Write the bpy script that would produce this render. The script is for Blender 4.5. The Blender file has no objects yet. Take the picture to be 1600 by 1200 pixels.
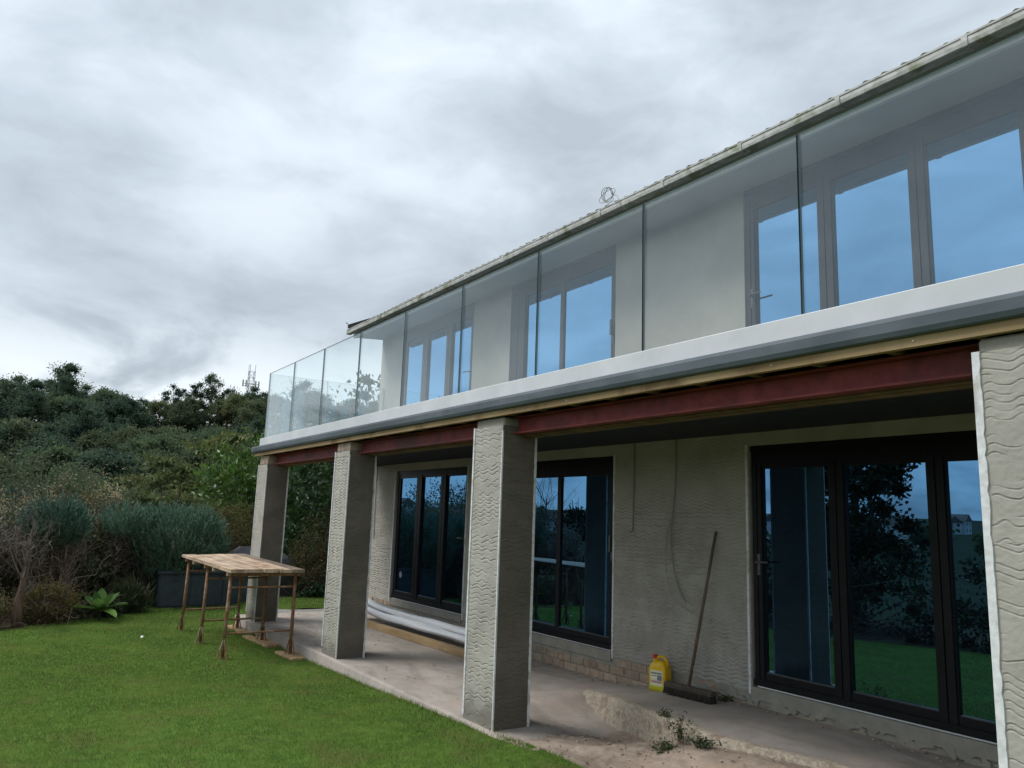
import bpy, math, random
import numpy as np
from mathutils import Matrix, Vector
rnd = random.Random(7); rg = np.random.default_rng(11)
R = math.radians; PI = math.pi
scene = bpy.context.scene
col = scene.collection

# ------------------------------------------------------------------ camera
CAM = Vector((0.0, -3.52, 1.657))
YAW, PITCH, ROLL = R(56.887), R(9.744), R(1.957)
cd = bpy.data.cameras.new('camera'); cam = bpy.data.objects.new('camera', cd); col.objects.link(cam)
cd.sensor_width = 36; cd.lens = 36*1222.4/1600; cd.clip_start = .05; cd.clip_end = 9000
fw = Vector((-math.sin(YAW)*math.cos(PITCH), math.cos(YAW)*math.cos(PITCH), math.sin(PITCH)))
rt = Vector((math.cos(YAW), math.sin(YAW), 0)); up = rt.cross(fw)
r2 = math.cos(ROLL)*rt + math.sin(ROLL)*up; u2 = -math.sin(ROLL)*rt + math.cos(ROLL)*up
cam.matrix_world = Matrix(((r2.x, u2.x, -fw.x, CAM.x), (r2.y, u2.y, -fw.y, CAM.y), (r2.z, u2.z, -fw.z, CAM.z), (0, 0, 0, 1)))
scene.camera = cam

# ------------------------------------------------------------------ sky, sun, exposure
SUN_EL, SUN_AZ = R(54), R(218)          # azimuth measured from +y towards +x (215 = from behind the camera, left)
w = bpy.data.worlds.new('World'); scene.world = w; w.use_nodes = True
nt = w.node_tree; nt.nodes.clear()
def wn(t, **k):
    n = nt.nodes.new(t)
    for a, b in k.items(): setattr(n, a, b)
    return n
wl = nt.links.new
out = wn('ShaderNodeOutputWorld'); bg = wn('ShaderNodeBackground'); wl(bg.outputs[0], out.inputs[0])
sky = wn('ShaderNodeTexSky', sky_type='NISHITA', sun_disc=False); sky.sun_elevation = SUN_EL; sky.sun_rotation = SUN_AZ
skm = wn('ShaderNodeVectorMath', operation='SCALE'); skm.inputs['Scale'].default_value = .10; wl(sky.outputs[0], skm.inputs[0])
tc = wn('ShaderNodeTexCoord'); sep = wn('ShaderNodeSeparateXYZ'); wl(tc.outputs['Generated'], sep.inputs[0])
def wmath(op, a, b=None, c=None):
    n = wn('ShaderNodeMath', operation=op)
    for i, v in enumerate((a, b, c)):
        if v is None: continue
        if isinstance(v, (int, float)): n.inputs[i].default_value = v
        else: wl(v, n.inputs[i])
    return n.outputs[0]
zc = wmath('MAXIMUM', sep.outputs[2], 0.0); zd = wmath('MULTIPLY', zc, 2.1)      # cloud banks wider than tall
cmb = wn('ShaderNodeCombineXYZ'); wl(sep.outputs[0], cmb.inputs[0]); wl(sep.outputs[1], cmb.inputs[1]); wl(zd, cmb.inputs[2])
def wnoise(scale, detail, rough, dist, off):
    m = wn('ShaderNodeMapping'); m.inputs['Location'].default_value = off; wl(cmb.outputs[0], m.inputs[0])
    n = wn('ShaderNodeTexNoise'); n.inputs['Scale'].default_value = scale; n.inputs['Detail'].default_value = detail
    n.inputs['Roughness'].default_value = rough; n.inputs['Distortion'].default_value = dist; wl(m.outputs[0], n.inputs[0]); return n.outputs[0]
nA = wnoise(2.3, 5, .5, .15, (2.2, 2.6, .4)); nB = wnoise(5.2, 9, .55, .35, (4.1, -1.2, 0))
mixn = wmath('ADD', wmath('MULTIPLY', nA, .58), wmath('MULTIPLY', nB, .42))
ramp = wn('ShaderNodeValToRGB'); wl(mixn, ramp.inputs[0])
e = ramp.color_ramp.elements; e[0].position = .40; e[0].color = (.345, .395, .44, 1); e[1].position = .63; e[1].color = (.575, .635, .69, 1)
k = e.new(.495); k.color = (.435, .495, .55, 1); k = e.new(.575); k.color = (.53, .59, .645, 1)
# brighter, thinner band low on the horizon, as under a lifted cloud deck
hz = wn('ShaderNodeMapRange', interpolation_type='SMOOTHSTEP'); wl(sep.outputs[2], hz.inputs[0])
hz.inputs[1].default_value = .10; hz.inputs[2].default_value = .26; hz.inputs[3].default_value = .95; hz.inputs[4].default_value = 0
hzn = wn('ShaderNodeMapRange', interpolation_type='SMOOTHSTEP'); wl(nB, hzn.inputs[0]); hzn.inputs[1].default_value = .34; hzn.inputs[2].default_value = .52
hzf = wmath('MULTIPLY', hz.outputs[0], hzn.outputs[0])
hm = wn('ShaderNodeMix', data_type='RGBA'); wl(hzf, hm.inputs[0]); wl(ramp.outputs[0], hm.inputs[6]); hm.inputs[7].default_value = (.80, .86, .90, 1)
# overcast luminance grows towards the zenith
zg = wmath('MULTIPLY_ADD', zc, .55, .87)
cs = wn('ShaderNodeVectorMath', operation='SCALE'); wl(hm.outputs[2], cs.inputs[0]); wl(zg, cs.inputs['Scale'])
fm = wn('ShaderNodeMix', data_type='RGBA'); fm.inputs[0].default_value = .93
wl(skm.outputs[0], fm.inputs[6]); wl(cs.outputs[0], fm.inputs[7]); wl(fm.outputs[2], bg.inputs[0]); bg.inputs[1].default_value = .77
sl = bpy.data.lights.new('sun', 'SUN'); sl.energy = 1.5; sl.angle = R(28); sl.color = (1, .97, .92)
so = bpy.data.objects.new('sun', sl); col.objects.link(so)
sd = Vector((math.sin(SUN_AZ)*math.cos(SUN_EL), math.cos(SUN_AZ)*math.cos(SUN_EL), math.sin(SUN_EL)))
so.rotation_euler = sd.to_track_quat('Z', 'Y').to_euler()
vs = scene.view_settings; vs.view_transform = 'Standard'; vs.look = 'None'; vs.exposure = 0.86; vs.gamma = 1.0; vs.use_curve_mapping = False
scene.cycles.max_bounces = 10; scene.cycles.transparent_max_bounces = 16; scene.cycles.glossy_bounces = 5; scene.cycles.diffuse_bounces = 4
scene.cycles.use_denoising = True; scene.cycles.sample_clamp_indirect = 6

# ------------------------------------------------------------------ materials
def mat(name):
    m = bpy.data.materials.new(name); m.use_nodes = True; t = m.node_tree; t.nodes.clear()
    o = t.nodes.new('ShaderNodeOutputMaterial'); return m, t, o
class NB:
    def __init__(s, t): s.t = t
    def n(s, ty, **k):
        x = s.t.nodes.new(ty)
        for a, b in k.items(): setattr(x, a, b)
        return x
    def l(s, a, b): s.t.links.new(a, b)
    def put(s, v, sock):
        if v is None: return
        if hasattr(v, 'is_output'): s.l(v, sock)
        else: sock.default_value = v
    def noise(s, scale, detail=6, rough=.55, dist=0, coord=None, stretch=None):
        n = s.n('ShaderNodeTexNoise'); n.inputs['Scale'].default_value = scale; n.inputs['Detail'].default_value = detail
        n.inputs['Roughness'].default_value = rough; n.inputs['Distortion'].default_value = dist
        c = coord or s.pos()
        if stretch:
            m = s.n('ShaderNodeMapping'); m.inputs['Scale'].default_value = stretch; s.l(c, m.inputs[0]); c = m.outputs[0]
        s.l(c, n.inputs[0]); return n.outputs[0]
    def pos(s):
        if not hasattr(s, '_p'): s._p = s.n('ShaderNodeNewGeometry').outputs['Position']
        return s._p
    def obj(s): return s.n('ShaderNodeTexCoord').outputs['Object']
    def ramp(s, f, stops):
        r = s.n('ShaderNodeValToRGB'); s.l(f, r.inputs[0]); e = r.color_ramp.elements
        e[0].position, e[0].color = stops[0][0], (*stops[0][1], 1); e[1].position, e[1].color = stops[-1][0], (*stops[-1][1], 1)
        for p, c in stops[1:-1]: x = e.new(p); x.color = (*c, 1)
        return r.outputs[0]
    def mix(s, f, a, b, mode='MIX'):
        m = s.n('ShaderNodeMix', data_type='RGBA', blend_type=mode)
        s.put(f, m.inputs[0])
        for v, i in ((a, 6), (b, 7)):
            if isinstance(v, tuple): m.inputs[i].default_value = (*v[:3], 1)
            else: s.l(v, m.inputs[i])
        return m.outputs[2]
    def math(s, op, a, b=None):
        m = s.n('ShaderNodeMath', operation=op); s.put(a, m.inputs[0]); s.put(b, m.inputs[1]); return m.outputs[0]
    def rng(s, v, a, b, c=0., d=1.):
        m = s.n('ShaderNodeMapRange', interpolation_type='SMOOTHSTEP'); s.l(v, m.inputs[0])
        for i, x in enumerate((a, b, c, d)): m.inputs[i+1].default_value = x
        return m.outputs[0]
    def bump(s, h, strength=.5, dist=.01, normal=None):
        b = s.n('ShaderNodeBump'); b.inputs['Strength'].default_value = strength; b.inputs['Distance'].default_value = dist
        s.l(h, b.inputs['Height'])
        if normal: s.l(normal, b.inputs['Normal'])
        return b.outputs[0]
    def bsdf(s, color, rough=.8, spec=.3, normal=None, metal=0.):
        p = s.n('ShaderNodeBsdfPrincipled')
        if isinstance(color, tuple): p.inputs['Base Color'].default_value = (*color[:3], 1)
        else: s.l(color, p.inputs['Base Color'])
        s.put(rough, p.inputs['Roughness']); p.inputs['Specular IOR Level'].default_value = spec; p.inputs['Metallic'].default_value = metal
        if normal: s.l(normal, p.inputs['Normal'])
        return p.outputs[0]
def m_noise(name, c1, c2, scale=8, rough=.8, spec=.3, bump=.3, bscale=60, bdist=.004, c3=None, stretch=None, metal=0., detail=7, lo=.35, hi=.65, island=0.):
    m, t, o = mat(name); b = NB(t)
    c = b.ramp(b.noise(scale, detail, .6, .2, stretch=stretch), [(lo, c1), (hi, c2)])
    if c3: c = b.mix(b.rng(b.noise(scale*.23, 5, .6, .4), .5, .68), c, c3)
    if island:
        g = b.n('ShaderNodeNewGeometry').outputs['Random Per Island']
        c = b.mix(1., c, b.ramp(g, [(0., (1-island,)*3), (1., (1+island,)*3)]), 'MULTIPLY')
    nm = b.bump(b.noise(bscale, 6, .65, stretch=stretch), bump, bdist) if bump else None
    b.l(b.bsdf(c, rough, spec, nm, metal), o.inputs[0]); return m
def m_leaf(name, cols, trans=.35, rough=.55, nscale=1.2, spec=.25):
    m, t, o = mat(name); b = NB(t)
    g = b.n('ShaderNodeNewGeometry').outputs['Random Per Island']
    oi = b.n('ShaderNodeObjectInfo').outputs['Random']
    f = b.math('ADD', b.math('MULTIPLY', g, .55), b.math('MULTIPLY', b.noise(nscale, 3, .5), .45))
    c = b.ramp(f, [(.12+.76*i/(len(cols)-1), x) for i, x in enumerate(cols)])
    c = b.mix(1., c, b.ramp(oi, [(0., (.60, .68, .76)), (.5, (1, 1, 1)), (1., (1.42, 1.28, 1.0))]), 'MULTIPLY')
    p = b.bsdf(c, rough, spec); tr = b.n('ShaderNodeBsdfTranslucent'); b.l(c, tr.inputs[0])
    ms = b.n('ShaderNodeMixShader'); ms.inputs[0].default_value = trans; b.l(p, ms.inputs[1]); b.l(tr.outputs[0], ms.inputs[2])
    b.l(ms.outputs[0], o.inputs[0]); return m
M = {}
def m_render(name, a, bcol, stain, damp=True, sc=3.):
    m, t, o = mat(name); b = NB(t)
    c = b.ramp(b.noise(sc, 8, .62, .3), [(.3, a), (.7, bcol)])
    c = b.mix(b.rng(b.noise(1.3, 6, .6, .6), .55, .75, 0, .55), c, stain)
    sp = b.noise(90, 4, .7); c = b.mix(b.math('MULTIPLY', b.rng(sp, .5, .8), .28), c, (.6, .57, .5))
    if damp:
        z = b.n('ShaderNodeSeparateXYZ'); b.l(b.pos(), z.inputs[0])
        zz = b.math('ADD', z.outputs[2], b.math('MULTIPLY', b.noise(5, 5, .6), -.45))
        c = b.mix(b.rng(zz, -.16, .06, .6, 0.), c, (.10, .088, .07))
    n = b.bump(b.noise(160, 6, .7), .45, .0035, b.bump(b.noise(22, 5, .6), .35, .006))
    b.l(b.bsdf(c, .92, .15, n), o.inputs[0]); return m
M['render'] = m_render('scratch_coat', (.345, .325, .288), (.46, .438, .39), (.26, .246, .218))
M['render_side'] = m_render('dark_scratch_coat', (.118, .104, .083), (.185, .165, .134), (.10, .088, .072))  # darker tone of the scratch coat, for the pillars' right-hand faces only
M['render_up'] = m_render('smooth_render', (.46, .435, .385), (.57, .545, .485), (.39, .37, .33), damp=False, sc=1.6)
M['mortar'] = m_render('mortar', (.26, .25, .21), (.36, .34, .29), (.2, .19, .165), damp=False, sc=7)
M['brick'] = m_noise('weathered_brick', (.30, .225, .17), (.43, .35, .27), 14, .9, .15, .6, 70, .006, c3=(.33, .30, .25), island=.0)
def vary(m, amt=.22):
    t = m.node_tree; b = NB(t); p = next(n for n in t.nodes if n.type == 'BSDF_PRINCIPLED'); l = p.inputs['Base Color'].links[0].from_socket
    g = b.n('ShaderNodeObjectInfo').outputs['Random']
    b.l(b.mix(1., l, b.ramp(g, [(0., (1-amt,)*3), (1., (1+amt, 1+amt*.8, 1+amt*.6))]), 'MULTIPLY'), p.inputs['Base Color'])
vary(M['brick'])
M['white_pvc'] = m_noise('white_pvc', (.72, .73, .74), (.80, .81, .82), 6, .4, .4, .05, 40, .002)
M['bead'] = m_noise('white_bead', (.62, .63, .63), (.80, .81, .82), 30, .6, .3, .3, 120, .003, c3=(.5, .48, .44))
M['white_trim'] = m_noise('white_trim', (.57, .585, .60), (.66, .675, .69), 2.5, .45, .4, .08, 30, .002, c3=(.56, .58, .58))
M['grey_fascia'] = m_noise('grey_roof_edge', (.085, .105, .12), (.12, .14, .158), 3, .7, .25, .12, 25, .003, c3=(.075, .09, .10), stretch=(1, 3, 3))
M['timber'] = m_noise('fresh_timber', (.30, .20, .10), (.46, .335, .19), 9, .75, .2, .4, 60, .003, c3=(.2, .13, .07), stretch=(.12, 1, 1))
M['timber_old'] = m_noise('weathered_board', (.27, .205, .155), (.48, .385, .30), 14, .85, .15, .6, 80, .004, c3=(.22, .15, .11), stretch=(.1, 1, 1)); vary(M['timber_old'], .45)
M['scrap'] = m_noise('scrap_wood', (.30, .19, .10), (.50, .37, .22), 16, .85, .15, .5, 80, .004, c3=(.2, .13, .08)); vary(M['scrap'], .15)
M['steel_red'] = m_noise('red_oxide_steel', (.17, .032, .032), (.29, .062, .055), 7, .6, .3, .2, 60, .002, c3=(.13, .04, .036), detail=10)
M['rust'] = m_noise('rusty_steel', (.16, .075, .04), (.30, .17, .095), 25, .7, .3, .4, 90, .002, c3=(.36, .27, .19), metal=.15); vary(M['rust'], .15)
M['frame'] = m_noise('anthracite_frame', (.006, .007, .009), (.010, .011, .014), 10, .45, .25, .0, 30)
M['frame_up'] = m_noise('grey_frame', (.030, .030, .031), (.042, .041, .042), 10, .4, .5, .0, 30)
M['handle'] = m_noise('satin_handle', (.10, .105, .11), (.14, .145, .15), 20, .35, .5, 0, 30, metal=.4)
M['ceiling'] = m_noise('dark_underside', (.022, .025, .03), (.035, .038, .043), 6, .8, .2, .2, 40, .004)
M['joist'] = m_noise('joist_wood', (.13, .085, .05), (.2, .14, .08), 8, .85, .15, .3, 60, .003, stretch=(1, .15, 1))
M['soffit'] = m_noise('soffit_board', (.48, .48, .47), (.56, .56, .55), 2, .6, .3, .05, 30, .002)
M['gutter'] = m_noise('mossy_gutter', (.34, .345, .31), (.58, .58, .56), 22, .6, .3, .3, 60, .003, c3=(.22, .235, .15), stretch=(.5, 1, 1))
M['dark_gap'] = m_noise('dark_board', (.05, .05, .05), (.08, .08, .08), 8, .8, .2, .2, 40, .003)
M['tile'] = m_noise('concrete_roof_tile', (.10, .085, .075), (.17, .145, .125), 18, .9, .15, .6, 70, .006, c3=(.13, .14, .09)); vary(M['tile'], .15)
M['cable'] = m_noise('grey_cable', (.24, .23, .2), (.33, .32, .28), 30, .7, .2, 0)
M['wire'] = m_noise('pale_wire', (.33, .32, .29), (.45, .44, .40), 30, .6, .3, 0)
M['plastic_dark'] = m_noise('dark_plastic', (.027, .038, .048), (.042, .056, .068), 7, .5, .4, .15, 60, .002)
M['black_cover'] = m_noise('black_cover', (.018, .019, .022), (.03, .031, .036), 6, .55, .4, .3, 20, .01)
M['broom_wood'] = m_noise('broom_handle', (.12, .085, .06), (.20, .145, .10), 22, .6, .3, .3, 60, .002, stretch=(1, 1, .15))
M['bristle'] = m_noise('broom_bristles', (.02, .018, .015), (.05, .045, .038), 50, .8, .2, .6, 160, .01, stretch=(1, 1, .1))
M['broom_head'] = m_noise('broom_stock', (.055, .045, .036), (.10, .08, .06), 20, .6, .3, .3, 60, .003)
M['yellow'] = m_noise('yellow_plastic', (.72, .42, .005), (.80, .50, .01), 8, .35, .45, .05, 30, .002)
M['lime'] = m_noise('yellow_green_base', (.42, .40, .01), (.5, .47, .02), 8, .4, .4, 0)
M['red_cap'] = m_noise('red_plastic', (.5, .03, .02), (.6, .04, .03), 8, .4, .4, 0)
M['label'] = m_noise('paper_label', (.72, .68, .42), (.78, .74, .5), 20, .6, .3, 0)
M['ink'] = m_noise('label_ink', (.16, .17, .22), (.28, .28, .34), 60, .6, .3, 0)
M['ink_red'] = m_noise('label_ink_mauve', (.40, .26, .26), (.5, .36, .34), 60, .6, .3, 0)
M['wrap'] = m_noise('white_plastic_wrap', (.78, .80, .83), (.87, .88, .90), 6, .3, .5, .5, 18, .012, stretch=(.25, 1, 1))
M['litter'] = m_noise('white_litter', (.7, .7, .7), (.8, .8, .8), 9, .7, .2, .2, 40, .003)
M['steel_mast'] = m_noise('galvanised', (.25, .27, .28), (.32, .34, .35), 4, .6, .3, 0)
M['bark'] = m_noise('bark', (.075, .06, .047), (.15, .12, .095), 25, .95, .1, .7, 60, .01, stretch=(1, 1, .2))
M['bark_red'] = m_noise('reddish_bark', (.10, .065, .05), (.185, .125, .095), 25, .95, .1, .7, 60, .01, stretch=(1, 1, .2))
M['twig'] = m_noise('twigs', (.13, .095, .075), (.24, .185, .15), 9, .9, .1, 0, island=.35)
M['twig_pale'] = m_noise('pale_twigs', (.13, .105, .088), (.215, .178, .15), 9, .9, .1, 0, island=.25)
M['lf_hill'] = m_leaf('hill_leaves', [(.032, .062, .046), (.055, .098, .064), (.088, .138, .084), (.14, .185, .105)], .45, .65, .16)
M['lf_hill2'] = m_leaf('hill_leaves_olive', [(.048, .076, .044), (.080, .115, .060), (.125, .158, .08), (.19, .21, .105)], .45, .65, .16)
M['lf_conifer'] = m_leaf('blue_conifer', [(.044, .080, .052), (.080, .145, .095), (.135, .225, .155), (.23, .34, .25)], .25, .6, 2.2)
M['lf_conifer_brown'] = m_leaf('brown_conifer', [(.06, .048, .036), (.10, .08, .06), (.085, .09, .065), (.15, .12, .09)], .15, .8, 2.)
M['lf_laurel'] = m_leaf('laurel', [(.020, .048, .014), (.036, .085, .020), (.065, .145, .030), (.13, .23, .055)], .3, .32, 1.6, .5)
M['lf_laurel_dark'] = m_leaf('laurel_dark', [(.012, .032, .014), (.022, .056, .022), (.034, .080, .03), (.055, .115, .04)], .25, .32, 1.6, .5)
M['lf_olive'] = m_leaf('olive_bush', [(.045, .062, .024), (.078, .102, .036), (.118, .148, .055), (.19, .22, .095)], .35, .6, 1.1)
M['lf_brown'] = m_leaf('browning_bush', [(.06, .05, .022), (.10, .085, .032), (.12, .125, .04), (.17, .15, .06)], .3, .7, 2.2)
M['lf_red'] = m_leaf('reddening_bush', [(.05, .06, .022), (.08, .09, .03), (.12, .10, .035), (.22, .075, .04)], .3, .6, 2.4)
M['lf_dark'] = m_leaf('dark_undergrowth', [(.016, .026, .014), (.03, .045, .02), (.045, .06, .027), (.07, .085, .04)], .2, .6, 2.)
M['lf_seed'] = m_leaf('seed_heads', [(.16, .15, .08), (.25, .23, .14), (.36, .34, .25), (.5, .48, .4)], .4, .8, 2.)
M['lf_rosette'] = m_leaf('broad_green_leaf', [(.055, .125, .028), (.08, .165, .036), (.115, .215, .05), (.16, .28, .075)], .35, .42, 3.)
M['lf_weed'] = m_leaf('weed_leaf', [(.03, .05, .02), (.055, .08, .03), (.08, .11, .045), (.12, .12, .06)], .3, .6, 9.)
M['lf_magnolia'] = m_leaf('big_leaf', [(.014, .024, .012), (.022, .036, .016), (.03, .05, .02), (.045, .07, .028)], .15, .45, 1.)
M['lf_grass'] = None
def m_grass():
    m, t, o = mat('grass_blades'); b = NB(t)
    g = b.n('ShaderNodeNewGeometry').outputs['Random Per Island']
    c = b.ramp(g, [(0., (.072, .130, .024)), (.45, (.122, .200, .038)), (.8, (.175, .256, .055)), (1., (.29, .315, .12))])
    c = b.mix(b.rng(b.noise(1.3, 6, .65, .6), .45, .64, 0, .85), c, (.225, .285, .07))
    c = b.mix(b.rng(b.noise(.75, 5, .6, 1.2, stretch=(1, 1.6, 1)), .55, .72, 0, .6), c, (.058, .125, .03))
    p = b.bsdf(c, .55, .2); tr = b.n('ShaderNodeBsdfTranslucent'); b.l(c, tr.inputs[0])
    ms = b.n('ShaderNodeMixShader'); ms.inputs[0].default_value = .4; b.l(p, ms.inputs[1]); b.l(tr.outputs[0], ms.inputs[2]); b.l(ms.outputs[0], o.inputs[0]); return m
M['lf_grass'] = m_grass()
M['lawn'] = m_noise('lawn_soil_grass', (.068, .135, .024), (.12, .21, .038), 9, .95, .05, .8, 140, .02, c3=(.12, .15, .04))
M['terrain'] = m_noise('rough_ground', (.018, .028, .014), (.034, .042, .02), .6, .95, .05, .4, 3, .2)
M['soil'] = m_noise('border_soil', (.05, .04, .028), (.10, .085, .05), 6, .95, .05, .8, 40, .03, c3=(.04, .06, .022))
def m_concrete(name, a, b2, dark, warm):
    m, t, o = mat(name); b = NB(t)
    c = b.ramp(b.noise(2.6, 10, .68, .5), [(.32, a), (.68, b2)])
    c = b.mix(b.rng(b.noise(1.1, 8, .68, .8, stretch=(.5, 1.8, 1)), .47, .68, 0, .75), c, dark)
    c = b.mix(b.rng(b.noise(.7, 6, .65, .5), .5, .66, 0, .6), c, warm)
    c = b.mix(b.rng(b.noise(17, 7, .7, .3), .55, .72, 0, .5), c, dark)
    c = b.mix(b.math('MULTIPLY', b.rng(b.noise(140, 4, .7), .52, .7), .45), c, dark)
    n = b.bump(b.noise(75, 8, .75), .55, .006, b.bump(b.noise(9, 6, .65), .35, .014))
    b.l(b.bsdf(c, b.rng(b.noise(1.4, 4, .6), .35, .65, .6, .92), .28, n), o.inputs[0]); return m
M['concrete'] = m_concrete('patio_concrete', (.30, .265, .235), (.44, .39, .345), (.20, .175, .15), (.46, .36, .30))
M['rubble'] = m_concrete('worn_ground', (.22, .17, .135), (.40, .325, .265), (.13, .098, .076), (.35, .24, .18))
M['kerb'] = m_noise('pebble_kerb', (.33, .275, .21), (.58, .51, .41), 42, .92, .1, 1., 110, .012, c3=(.3, .235, .18))
M['paving'] = m_concrete('grey_paving', (.20, .19, .175), (.28, .265, .245), (.13, .125, .115), (.3, .26, .22))
M['house_far'] = m_noise('pale_far_wall', (.6, .58, .54), (.74, .72, .68), .3, .8, .2, 0); vary(M['house_far'], .15)
M['roof_far'] = m_noise('far_roof', (.13, .10, .09), (.2, .15, .13), .5, .9, .1, 0); vary(M['roof_far'], .2)
def m_pane(name, tint):
    m, t, o = mat(name); b = NB(t)
    d = b.bsdf((.004, .005, .007), .3, .0)
    g = b.n('ShaderNodeBsdfGlossy'); g.inputs[0].default_value = (*tint, 1); g.inputs['Roughness'].default_value = 0.0
    wob = b.bump(b.noise(1.2, 1, .3), .012, .02); b.l(wob, g.inputs['Normal'])
    a = b.n('ShaderNodeAddShader'); b.l(d, a.inputs[0]); b.l(g.outputs[0], a.inputs[1]); b.l(a.outputs[0], o.inputs[0]); return m
M['pane_low'] = m_pane('coated_glass_low', (.095, .235, .41))
M['pane_up'] = m_pane('coated_glass_up', (.20, .43, .69))
def m_balus():
    m, t, o = mat('balustrade_glass'); b = NB(t)
    tr = b.n('ShaderNodeBsdfTransparent'); tr.inputs[0].default_value = (.945, .97, .965, 1)
    g = b.n('ShaderNodeBsdfGlossy'); g.inputs[0].default_value = (.9, .97, 1., 1); g.inputs['Roughness'].default_value = 0.0
    lw = b.n('ShaderNodeLayerWeight'); lw.inputs[0].default_value = .5
    f5 = b.math('POWER', lw.outputs['Facing'], 5.); fr = b.math('ADD', b.math('MULTIPLY', f5, .93), .07)
    ms = b.n('ShaderNodeMixShader'); b.l(fr, ms.inputs[0]); b.l(tr.outputs[0], ms.inputs[1]); b.l(g.outputs[0], ms.inputs[2]); b.l(ms.outputs[0], o.inputs[0]); return m
M['glass'] = m_balus()
M['glass_edge'] = m_noise('glass_edge', (.012, .055, .055), (.02, .075, .075), 5, .15, .6, 0)
M['glass_top'] = m_noise('glass_top_edge', (.25, .38, .38), (.32, .45, .45), 5, .2, .6, 0)

# ------------------------------------------------------------------ mesh helpers
class MB:
    def __init__(s): s.v = []; s.f = []; s.m = []
    def add(s, vs, fs, mi=0):
        b = len(s.v); s.v += [tuple(x) for x in vs]
        for f in fs: s.f.append(tuple(i+b for i in f)); s.m.append(mi)
        return s
    def box(s, x0, x1, y0, y1, z0, z1, mi=0, bev=0.):
        if bev:
            b = bev; V = []
            for z in (z0, z0+b, z1-b, z1):
                i = b if z in (z0, z1) else 0
                for (x, y) in ((x0+b, y0+i), (x1-b, y0+i), (x1-i, y0+b), (x1-i, y1-b), (x1-b, y1-i), (x0+b, y1-i), (x0+i, y1-b), (x0+i, y0+b)): V.append((x, y, z))
            F = [tuple(range(7, -1, -1)), tuple(range(24, 32))]
            for k in range(3):
                for i in range(8): j = (i+1) % 8; F.append((8*k+i, 8*k+j, 8*k+8+j, 8*k+8+i))
            return s.add(V, F, mi)
        V = [(x0, y0, z0), (x1, y0, z0), (x1, y1, z0), (x0, y1, z0), (x0, y0, z1), (x1, y0, z1), (x1, y1, z1), (x0, y1, z1)]
        return s.add(V, [(3, 2, 1, 0), (4, 5, 6, 7), (0, 1, 5, 4), (1, 2, 6, 5), (2, 3, 7, 6), (3, 0, 4, 7)], mi)
    def hexa(s, P, mi=0):      # 8 corner points, bottom 4 then top 4
        return s.add(P, [(3, 2, 1, 0), (4, 5, 6, 7), (0, 1, 5, 4), (1, 2, 6, 5), (2, 3, 7, 6), (3, 0, 4, 7)], mi)
    def tube(s, pts, rad, n=8, mi=0, cap=True):
        pts = [Vector(p) for p in pts]; rad = rad if isinstance(rad, (list, tuple)) else [rad]*len(pts)
        V = []; prev = None
        for i, p in enumerate(pts):
            d = (pts[min(i+1, len(pts)-1)] - pts[max(i-1, 0)]).normalized()
            a = prev if prev is not None else (Vector((0, 0, 1)) if abs(d.z) < .9 else Vector((1, 0, 0)))
            a = (a - d*a.dot(d)).normalized(); prev = a; b = d.cross(a)
            for k in range(n): t = 2*PI*k/n; V.append(p + rad[i]*(math.cos(t)*a + math.sin(t)*b))
        F = []
        for i in range(len(pts)-1):
            for k in range(n): F.append((i*n+k, i*n+(k+1) % n, (i+1)*n+(k+1) % n, (i+1)*n+k))
        if cap: F += [tuple(range(n-1, -1, -1)), tuple(range((len(pts)-1)*n, len(pts)*n))]
        return s.add(V, F, mi)
    def prism_x(s, prof, x0, x1, mi=0, closed=True):   # profile of (y, z) run along x
        n = len(prof); V = [(x0, y, z) for y, z in prof]+[(x1, y, z) for y, z in prof]
        F = [(i, (i+1) % n, n+(i+1) % n, n+i) for i in range(n if closed else n-1)]
        if closed: F += [tuple(range(n-1, -1, -1)), tuple(range(n, 2*n))]
        return s.add(V, F, mi)
    def loft(s, rings, mi=0):
        n = len(rings[0]); V = [p for r in rings for p in r]; F = []
        for i in range(len(rings)-1):
            for k in range(n): F.append((i*n+k, i*n+(k+1) % n, (i+1)*n+(k+1) % n, (i+1)*n+k))
        F += [tuple(range(n-1, -1, -1)), tuple(range((len(rings)-1)*n, len(rings)*n))]
        return s.add(V, F, mi)
    def mesh(s, name):
        me = bpy.data.meshes.new(name); me.from_pydata(s.v, [], s.f)
        if any(s.m): me.polygons.foreach_set('material_index', s.m)
        me.update(); return me
def np_mesh(name, V, F):
    """V (n,3), F (m,k) with one k"""
    me = bpy.data.meshes.new(name); V = np.ascontiguousarray(V, dtype=np.float32); F = np.ascontiguousarray(F, dtype=np.int32)
    me.vertices.add(len(V)); me.vertices.foreach_set('co', V.ravel())
    k = F.shape[1]; me.loops.add(F.size); me.loops.foreach_set('vertex_index', F.ravel())
    me.polygons.add(len(F)); me.polygons.foreach_set('loop_start', np.arange(len(F), dtype=np.int32)*k)
    me.polygons.foreach_set('loop_total', np.full(len(F), k, dtype=np.int32)); me.update(calc_edges=True); me.validate(); return me
def smooth(me, on=True): me.polygons.foreach_set('use_smooth', [on]*len(me.polygons)); return me
def tag(o, label=None, cat=None, group=None, kind=None):
    for k, v in (('label', label), ('category', cat), ('group', group), ('kind', kind)):
        if v: o[k] = v
    return o
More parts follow.
